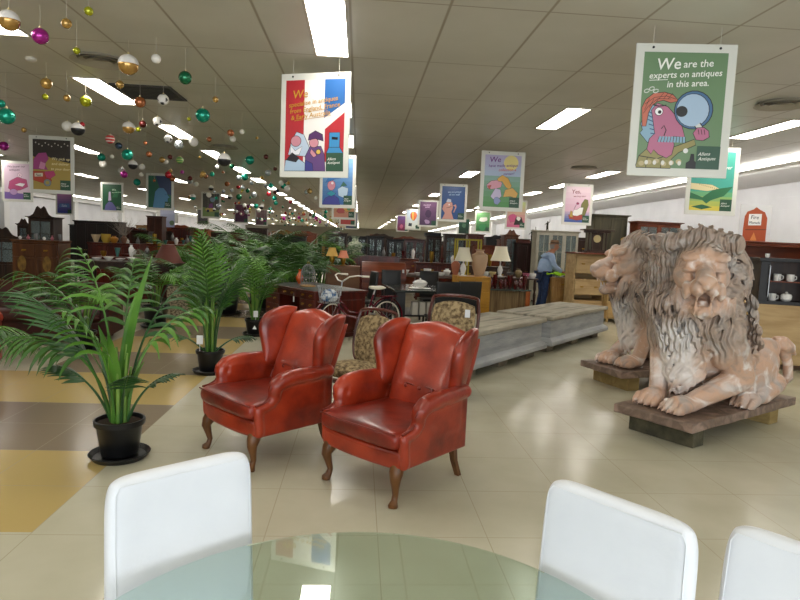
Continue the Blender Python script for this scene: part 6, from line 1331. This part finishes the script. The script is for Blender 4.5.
# ---- left side
t = thing('leather_settee', 'dark red leather settee at the left, behind the potted palms', 'settee', (-4.55, 8.9, 0), .12); lm2 = mat('oxblood_leather', '#2c0c08', '#43140d', scale=4, rough=.5)
q = MB(); q.slab(lambda u, v: (.95*u, -.1+.38*v, .36), .10, 14, 12, .3); q.build('seat', lm2, t, sub=1); q = MB(); q.slab(lambda u, v: (.98*u, .28+.10*(v+1), .52+.25*v+.03*math.cos(u*1.5)), .09, 16, 12, .3); q.build('backrest', lm2, t, sub=1)
q = MB(); q.b2(-.95, .95, -.42, .35, .1, .3); q.build('seat_rail', lm2, t, bevel=.02)
for a in (-1, 1):
    q = MB(); q.tube([(a*.98, -.44, .55), (a*1.0, 0, .56), (a*.98, .35, .56)], .09, n=12); q.b2(a*.98-.06, a*.98+.06, -.42, .35, .1, .55); q.build('arm', lm2, t)
    for y in (-.38, .3): q = MB(); q.lathe([(.03, 0), (.045, .05), (.03, .1)], n=10); q.build('foot', walnut, t, loc=(a*.88, y, 0))
t = thing('leather_armchair', 'corner of a red-brown leather armchair at the left edge of the picture', 'armchair', (-4.35, 6.55, 0), .3); 
q = MB(); q.slab(lambda u, v: (.30*u, -.05+.33*v, .38), .09, 12, 12, .3); q.build('seat', leather, t, sub=1); q = MB(); q.slab(lambda u, v: (.36*u, .30+.06*(v+1), .62+.36*v), .08, 12, 12, .3); q.build('backrest', leather, t, sub=1)
q = MB(); q.b2(-.38, .38, -.38, .36, .09, .3); q.build('seat_rail', leather, t, bevel=.02)
for a in (-1, 1):
    q = MB(); q.tube([(a*.42, -.38, .56), (a*.42, .3, .57)], .08, n=12); q.b2(a*.42-.05, a*.42+.05, -.37, .34, .09, .56); q.build('arm', leather, t)
    for y in (-.33, .3): q = MB(); q.lathe([(.03, 0), (.04, .05), (.03, .1)], n=10); q.build('foot', walnut, t, loc=(a*.38, y, 0))
# patterned bin
bp_ = Vector((-3.28, 11.35, 0)); t = thing('patterned_bin', 'square bin covered with pale newsprint-like pattern beside the big potted palm', 'bin', bp_, -.05); nm = mat('newsprint', '#b5a98e', '#5b5140', scale=22, rough=.8, stretch=(1, 1, 2.2), lo=.46, hi=.54)
q = MB(); q.b2(-.2, .2, -.14, .14, 0, .62); q.build('body', nm, t, bevel=.01); q = MB(); q.b2(-.21, .21, -.15, .15, .615, .63); q.b2(-.21, .21, -.15, .15, 0, .015); q.build('rim', flat('#4a4336'), t)
# sideboards, mirrors, dark cabinets along the left
oc, _ = cpx('inlaid_sideboard', 'brown sideboard with oval inlaid doors at the left, below the red truck poster', 'sideboard', 12, 58, 240, 12.0, mat('inlaid_walnut', '#40230f', '#5e3618', scale=6, rough=.35, wood=1), d=.5, rows=(('w', 2, .22), ('d', 2, .78)), cornice=.03)
oz = atY(30, 240, 12).z; ox = atY(35, 240, 12).x
for i, a in enumerate((-.24, .22)): q = MB(); q.lathe([(.10, 0), (.10, .004), (0, .005)], n=20); o = q.build('oval_inlay', mat('inlay_%d' % i, '#8a6a2c', '#5e4520', scale=12, rough=.4), oc); o.scale = (.8, 1.5, 1); o.rotation_euler = (PI/2, 0, 0); o.location = (a, -.016, oz-.45)
for i in range(6): vase('small ornament %s along the top of the inlaid sideboard' % ['nearest the left end', 'second from the left', 'third from the left', 'fourth from the left', 'fifth from the left', 'nearest the right end'][i], ox-.38+i*.15, 12.2, oz, VP(.07+.03*(i % 3), .03, i % 3), (china, mat('rose_glass', '#a8606a', rough=.3), pewter)[i % 3], 'ornament', 'small_ornament', 'ornaments on the inlaid sideboard')
cpx('mirrored_dresser', 'very dark dresser with a curved crest and mirror at the left edge', 'dresser', -14, 17, 226, 13.6, walnut, d=.5, rows=(('g', 1, .45), ('d', 2, .55)), cornice=.03, pediment=.2)
cpx('tall_display_cabinet', 'tall dark cabinet with an arched crest, in front of the left wall', 'cabinet', 28, 53, 205, 16.8, walnut, d=.5, rows=(('g', 1, .6), ('d', 1, .4)), cornice=.06, pediment=.28)
cpx('glazed_cabinet', 'squat dark glazed cabinet left of the tall crested cabinet', 'cabinet', 17, 29, 218, 18.4, walnut, d=.4, rows=(('g', 1, 1),), cornice=.04, pediment=.15)
cpx('wide_dark_wardrobe', 'wide very dark wardrobe with a flat top, right of the small pink and blue poster', 'wardrobe', 74, 119, 221, 19.5, mat('near_black_wood', '#140f0d', '#22120f', scale=6, rough=.4, wood=1), d=.6, rows=(('d', 4, 1),), cornice=.04)
cpx('low_cabinet', 'dark red cabinet carrying shells and dried branches, left of the palms', 'cabinet', 88, 139, 243, 15.6, mahog, d=.5, rows=(('d', 3, 1),), cornice=.02)
lz = atY(110, 243, 15.6).z
for px, lab, m_, kk, h in ((96, 'cream shell-shaped dish', mat('shell_cream', '#c9b48f', rough=.5), 3, .2), (106, 'yellow floral pot', mat('floral_yellow', '#b89a3c', rough=.5), 2, .22), (114, 'amber glass pot', mat('amber_pot', '#a8742c', rough=.3), 0, .18)):
    vase('%s on the dark red cabinet at left' % lab, atY(px, 243, 15.8).x, 15.8, lz, VP(h, .11, kk), m_, lab.split()[-1], lab.replace(' ', '_').replace('-', '_'))
t = thing('dried_branches', 'spray of pale dried branches in a pot on the dark red cabinet', 'branches', (atY(124, 243, 15.8).x, 15.8, lz)); q = MB(); q.lathe(VP(.2, .08, 0), n=16); q.build('pot', mat('brown_pot', '#6b4a38', rough=.5), t)
random.seed(5); q = MB()
for i in range(42):
    a = rnd(0, 6.28); l = rnd(.25, .5); s_ = rnd(.05, .5); p = Vector((.02*math.cos(a), .02*math.sin(a), .19)); pp = [p]
    for k in range(4): p = p+Vector((math.cos(a)*s_*.22+rnd(-.03, .03), math.sin(a)*s_*.22+rnd(-.03, .03), l/4)); pp.append(p)
    q.tube(pp, [.005, .004, .003, .002, .001], n=4)
    q.tube([pp[2], pp[2]+Vector((rnd(-.08, .08), rnd(-.05, .05), .1))], [.003, .001], n=4)
q.build('twigs', mat('twig_grey', '#8d8378', rough=.8), t)
t = thing('long_table', 'long dark table with a pale strip of china on top, behind the nearest palm', 'table', (-4.35, 12.1, 0), .02); q = MB(); q.b2(-1.0, .85, -.4, .4, .97, 1.0); q.build('tabletop', walnut, t, bevel=.006); q = MB(); q.b2(-.95, .8, -.35, .35, .85, .97); q.build('frieze', walnut, t)
for x in (-.9, .75):
    for y in (-.3, .3): leg_turned(t, x, y, .85, .04, walnut)
for i in range(7): vase('%s white dish on the long dark table at left, counted from the left' % pos[i], -5.05+i*.22, 12.0, 1.0, VP(.05+.02*(i % 2), .09, 3), china, 'dish', 'white_dish', 'white dishes on the long dark table')
q = MB(); q.lathe([(.42, 0), (.36, .03), (.16, .34), (.15, .35)], n=28, caps=False); o = q.build('large_shade', mat('red_brown_shade', '#5a2a1e', rough=.7), loc=(-3.75, 12.15, 1.0)); o.scale = (.75, .75, 1); tag(o, 'big red-brown lampshade standing on the long dark table', 'lampshade')
for a, b_, ty, Y, m_, lab in ((147, 162, 216, 24.0, mat('brown_wood_b', '#44200f', '#5c2e18', scale=5, rough=.4, wood=1), 'tall brown wardrobe below the small lilac sign'), (172, 190, 228, 23.5, mahog, 'red-brown cabinet behind the upright palm fronds, left'), (190, 208, 229, 24.5, mat('orange_brown', '#7a3f16', '#96552a', scale=5, rough=.4, wood=1), 'orange-brown cabinet below the brown and olive poster'),
        (208, 226, 232, 25.5, walnut, 'dark cabinet right of the orange-brown one'), (132, 148, 231, 21.0, walnut, 'dark cabinet behind the dried branches'), (160, 173, 231, 26.5, walnut, 'dark brown cabinet right of the tall brown wardrobe'), (228, 246, 233, 27.0, mahog, 'dark red cabinet below the plum purple poster')):
    cpx('tall_cabinet', lab, 'cabinet', a, b_, ty, Y, m_, d=.5, rows=(('d', 2, .7), ('w', 2, .3)), cornice=.04, group='tall cabinets along the left side')
for i, (px, Y, h) in enumerate(((150, 14.2, 1.0), (178, 14.8, .9), (168, 17.2, 1.2), (196, 18.6, 1.2), (140, 18.0, 1.1), (184, 20.5, 1.25), (120, 13.6, .95))):
    p = atY(px, 260, Y); case('low_sideboard', 'low dark sideboard in the crowded rows behind the palms, %s' % ['behind the patterned bin', 'behind the middle palm, near one', 'behind the long table, far one', 'behind the middle palm, far one', 'just right of the dried branches', 'furthest right of the rows', 'directly behind the long table', 'beside the palm thicket'][i], 'sideboard', p.x-.65, p.x+.65, Y, .5, h, (mahog, walnut, redwood)[i % 3], rows=(('w', 2, .3), ('d', 2, .7)), cornice=.02, group='low sideboards behind the palms')
    for j in range(4): vase('ornament on the low dark sideboard %s' % ['behind the patterned bin', 'near behind the middle palm', 'far behind the long table', 'far behind the middle palm', 'right of the dried branches', 'furthest right of the rows', 'directly behind the long table', 'beside the palm thicket'][i], p.x-.45+.3*j, Y+.25, h+.05, VP(.12+.08*((i+j) % 3), .06, (i+j) % 4), (china, pewter, brass, mat('teal_pot', '#3c6a64', rough=.3))[(i+j) % 4], 'ornament', 'ornament', 'ornaments on the low sideboards', n=12)
# wall signs at far left
t = thing('fire_sign', 'small red fire extinguisher sign high on the left wall', 'sign', (XL+.03, 27.6, 2.35), PI/2); q = MB(); q.b2(-.16, .16, -.01, .0, 0, .45); q.build('plate', flat('#c0281f'), t); q = MB(); q.lathe([(.05, 0), (.05, .2), (.02, .25), (.02, .28)], n=12); o = q.build('symbol', white_m, t); o.location = (0, -.01, .08); o.scale = (1, .1, 1)
t = thing('framed_plaque', 'long gilt-framed plaque on the left wall above the grey door', 'plaque', (XL+.03, 25.9, 2.55), PI/2); q = MB(); q.b2(-.75, .75, -.03, 0, 0, .3); q.build('frame', gilt, t); q = MB(); q.b2(-.68, .68, -.034, -.03, .06, .24); q.build('panel', flat('#cfc6b0'), t)
# ---- far rows, down the store
random.seed(21)
fl = ['far left aisle', 'far middle aisle', 'far right aisle']
k = 0
wd = (walnut, mahog, redwood, ebony, oak)
for row, Y in enumerate((28.5, 31, 34, 38, 44, 52)):
    for X in [-12.5+1.9*i for i in range(11)]:
        x = X+rnd(-.35, .35); 
        if abs(x+.1) < .9 and Y < 40 and row % 2: continue
        if 2.1 < x < 8: pass
        h = rnd(1.2, 1.95); w_ = rnd(.9, 1.5); m_ = random.choice(wd)
        nm = random.choice(('wardrobe', 'bookcase', 'dresser')); rw = {'wardrobe': (('d', 2, 1),), 'bookcase': (('g', 2, .7), ('d', 2, .3)), 'dresser': (('g', 2, .5), ('w', 2, .5))}[nm]
        side = 'left of the middle row of ceiling lights' if x < -.3 else 'right of the middle row of ceiling lights'
        mn = {walnut: 'dark walnut', mahog: 'mahogany', redwood: 'red-brown', ebony: 'black', oak: 'honey oak'}[m_]
        o, _ = case('far_'+nm, '%s %s in the distant crowded rows, %s' % (mn, nm, side), nm, x-w_/2, x+w_/2, Y+rnd(-.4, .4), .5, h, m_, rows=rw, cornice=.05, pediment=random.choice((0, 0, .12)), group='distant furniture rows')
    for X in (3.0, 6.6): pass
for i, (X, Y) in enumerate(((3.3, 15.4), (2.2, 16.6), (4.4, 19.8), (6.9, 17.8), (7.6, 21.5), (1.2, 18.0), (-.4, 18.9), (5.9, 22.5), (4.2, 24.0), (7.0, 26.5))):
    lab = ['in front of the arched brown cabinet', 'behind the round china table', 'left of the arched brown cabinet', 'behind the cream cabinet', 'by the right wall, far one', 'in front of the black glazed cabinets', 'behind the Chinese vase', 'right of the bronze figures', 'behind the ruby glass table, far one', 'by the right wall, furthest one'][i]
    hh = [1.0, 1.0, 1.55, 1.9, 1.8, 1.05, 1.1, 1.8, 1.7, 1.9][i]
    case('antique_cabinet', 'dark antique cabinet '+lab, 'cabinet', X-.6, X+.6, Y, .5, hh, wd[i % 3], rows=(('w', 2, .3), ('d', 2, .7)), cornice=.04, group='dark cabinets in the middle distance')
    if hh < 1.2:
        for j in range(4): vase('ornament on the dark antique cabinet '+lab, X-.45+.3*j, Y+.25, hh+.05, VP(.15+.08*((i+j) % 3), .06, (i+j) % 4), (china, pewter, brass, rubym)[(i+j) % 4], 'ornament', 'ornament', 'ornaments on the dark antique cabinets', n=12)
# ================================================================ the man in the hat, leaning on a cupboard
def skin(name, verts, edges, radii, m_, parent=None, sub=2, root=0, loc=None, rz=0):
    me = bpy.data.meshes.new(name); me.from_pydata(verts, edges, []); o = bpy.data.objects.new(name, me); COL.objects.link(o)
    s = o.modifiers.new('k', 'SKIN'); s.use_smooth_shade = True
    for i, v in enumerate(me.skin_vertices[0].data):
        r = radii[i]; v.radius = r if hasattr(r, '__len__') else (r, r); v.use_root = (i == root)
    u = o.modifiers.new('u', 'SUBSURF'); u.levels = u.render_levels = sub
    bake(o); o.data.materials.append(m_)
    for p in o.data.polygons: p.use_smooth = True; p.material_index = 0
    if parent: o.parent = parent
    return o
skin_m = mat('skin', '#b0785c', rough=.5); shirt_m = mat('pale_blue_shirt', '#9fb4d2', '#8fa5c5', scale=9, rough=.8); jean = mat('dark_blue_jeans', '#1a2a4a', '#22375c', scale=18, rough=.85); hat_m = mat('tan_hat', '#8d6b50', rough=.85); hair_m = mat('grey_hair', '#8f8a84', rough=.9)
mp_ = atY(545, 300, 14.55)
man = thing('person', 'man in a brown hat, pale blue shirt and jeans leaning over the timber cupboard', 'person', (mp_.x-.10, 14.5, 0), 0)
# local: +X is the way he faces (right in the picture)
V_ = [(0, 0, .95), (.03, 0, 1.12), (.09, 0, 1.32), (.13, 0, 1.44), (.17, 0, 1.52), (.21, 0, 1.58),      # 0-5 pelvis, waist, chest, neck base, neck, head base
      (.03, -.10, .90), (.03, -.11, .50), (-.02, -.11, .10), (.08, -.11, .045), (.17, -.12, .03),     # 6-10 near leg
      (-.02, .10, .90), (.02, .11, .50), (-.06, .12, .10), (.04, .12, .045), (.13, .13, .03),           # 11-15 far leg
      (.10, -.19, 1.40), (.19, -.24, 1.16), (.40, -.20, 1.03), (.46, -.19, 1.01),                       # 16-19 near arm to wrist
      (.12, .19, 1.40), (.24, .24, 1.18), (.44, .18, 1.05), (.50, .17, 1.02)]
E_ = [(0, 1), (1, 2), (2, 3), (3, 4), (4, 5), (0, 6), (6, 7), (7, 8), (8, 9), (9, 10), (0, 11), (11, 12), (12, 13), (13, 14), (14, 15), (3, 16), (16, 17), (17, 18), (18, 19), (3, 20), (20, 21), (21, 22), (22, 23)]
R0 = [(.13, .16), (.12, .15), (.13, .17), (.10, .13), .055, .06, .085, .06, .042, .04, .032, .085, .06, .042, .04, .032, .055, .042, .032, .026, .055, .042, .032, .026]
body = skin('body', V_, E_, R0, skin_m, man)
q = MB(); q.ell((.235, 0, 1.645), (.10, .078, .118), n=20, m_=14); q.cap((.325, 0, 1.65), (.345, 0, 1.625), .012, .016, 8); q.ell((.30, 0, 1.585), (.035, .04, .025))
for s in (-1, 1): q.ell((.225, s*.08, 1.645), (.022, .012, .035)); q.ell((.318, s*.033, 1.663), (.012, .014, .009))
q.cap((.21, 0, 1.52), (.225, 0, 1.60), .052, .055); hd = q.build('head', skin_m, man)
q = MB()
for s in (-1, 1): q.ell((.325, s*.033, 1.664), (.006, .008, .006), n=8, m_=6)
q.build('eyes', flat('#2a2018'), hd); q = MB(); q.ell((.328, 0, 1.598), (.012, .024, .006), n=8, m_=6); q.build('mouth', flat('#7d4238'), hd)
q = MB(); q.ell((.205, 0, 1.655), (.093, .084, .10), n=18, m_=12); q.build('hair', hair_m, man)
q = MB(); q.lathe([(.155, 1.69), (.16, 1.698), (.105, 1.712), (.102, 1.76), (.085, 1.795), (.04, 1.80), (0, 1.79)], (.235, 0, 0), 28, caps=False); ht = q.build('hat', hat_m, man); q = MB(); q.lathe([(.104, 1.712), (.107, 1.713), (.106, 1.74), (.103, 1.74)], (.235, 0, 0), 28); q.build('hat_band', flat('#4a3426'), ht)
idx = [1, 2, 3, 16, 17, 18, 20, 21, 22]; mpi = {a: i for i, a in enumerate([0]+idx)}
vs = [(.0, 0, .92)]+[V_[i] for i in idx]+[(.155, 0, 1.49)]; es = [(mpi[a], mpi[b_]) for a, b_ in E_ if a in mpi and b_ in mpi]+[(3, 10)]
skin('shirt', vs, es, [(.17, .2), (.165, .195), (.17, .21), (.14, .18), .092, .066, .050, .092, .066, .050, .075], shirt_m, man)
idx = [0, 6, 7, 8, 11, 12, 13]; mpi = {a: i for i, a in enumerate(idx)}
vs = [V_[i] if i not in (8, 13) else (V_[i][0], V_[i][1], .07) for i in idx]; es = [(mpi[a], mpi[b_]) for a, b_ in E_ if a in mpi and b_ in mpi]
skin('jeans', vs, es, [(.15, .165), .105, .082, .066, .105, .082, .066], jean, man)
for s, px_, y in ((-1, .08, -.115), (1, .04, .125)):
    q = MB(); q.ell((px_+.03, y, .04), (.145, .05, .045)); q.ell((px_-.07, y, .05), (.06, .045, .05)); q.build('shoe', flat('#1d1915'), man)
for (wx, wy, wz) in ((.47, -.19, 1.0), (.51, .17, 1.01)):
    h = thing('hand', None, None, (wx, wy, wz)); bpy.data.objects.remove(h)
    q = MB(); q.ell((wx+.04, wy, wz-.005), (.05, .042, .018)); sg = 1 if wy < 0 else -1
    for f in range(4):
        y = wy+(f-1.5)*.021; l = (.06, .072, .068, .052)[f]; q.tube([(wx+.075, y, wz), (wx+.075+l*.5, y*1, wz+.004), (wx+.075+l, y, wz-.018)], [.0105, .0095, .008], n=7)
    q.tube([(wx+.015, wy+sg*.03, wz), (wx+.045, wy+sg*.062, wz-.004), (wx+.07, wy+sg*.068, wz-.014)], [.012, .011, .009], n=7)
    q.build('hand', skin_m, man)
q = MB(); q.tube([(.01+.155*math.cos(2*PI*i/24), .185*math.sin(2*PI*i/24), .985) for i in range(24)], .012, n=6, wrap=True); q.build('belt', flat('#2a1d14'), man)
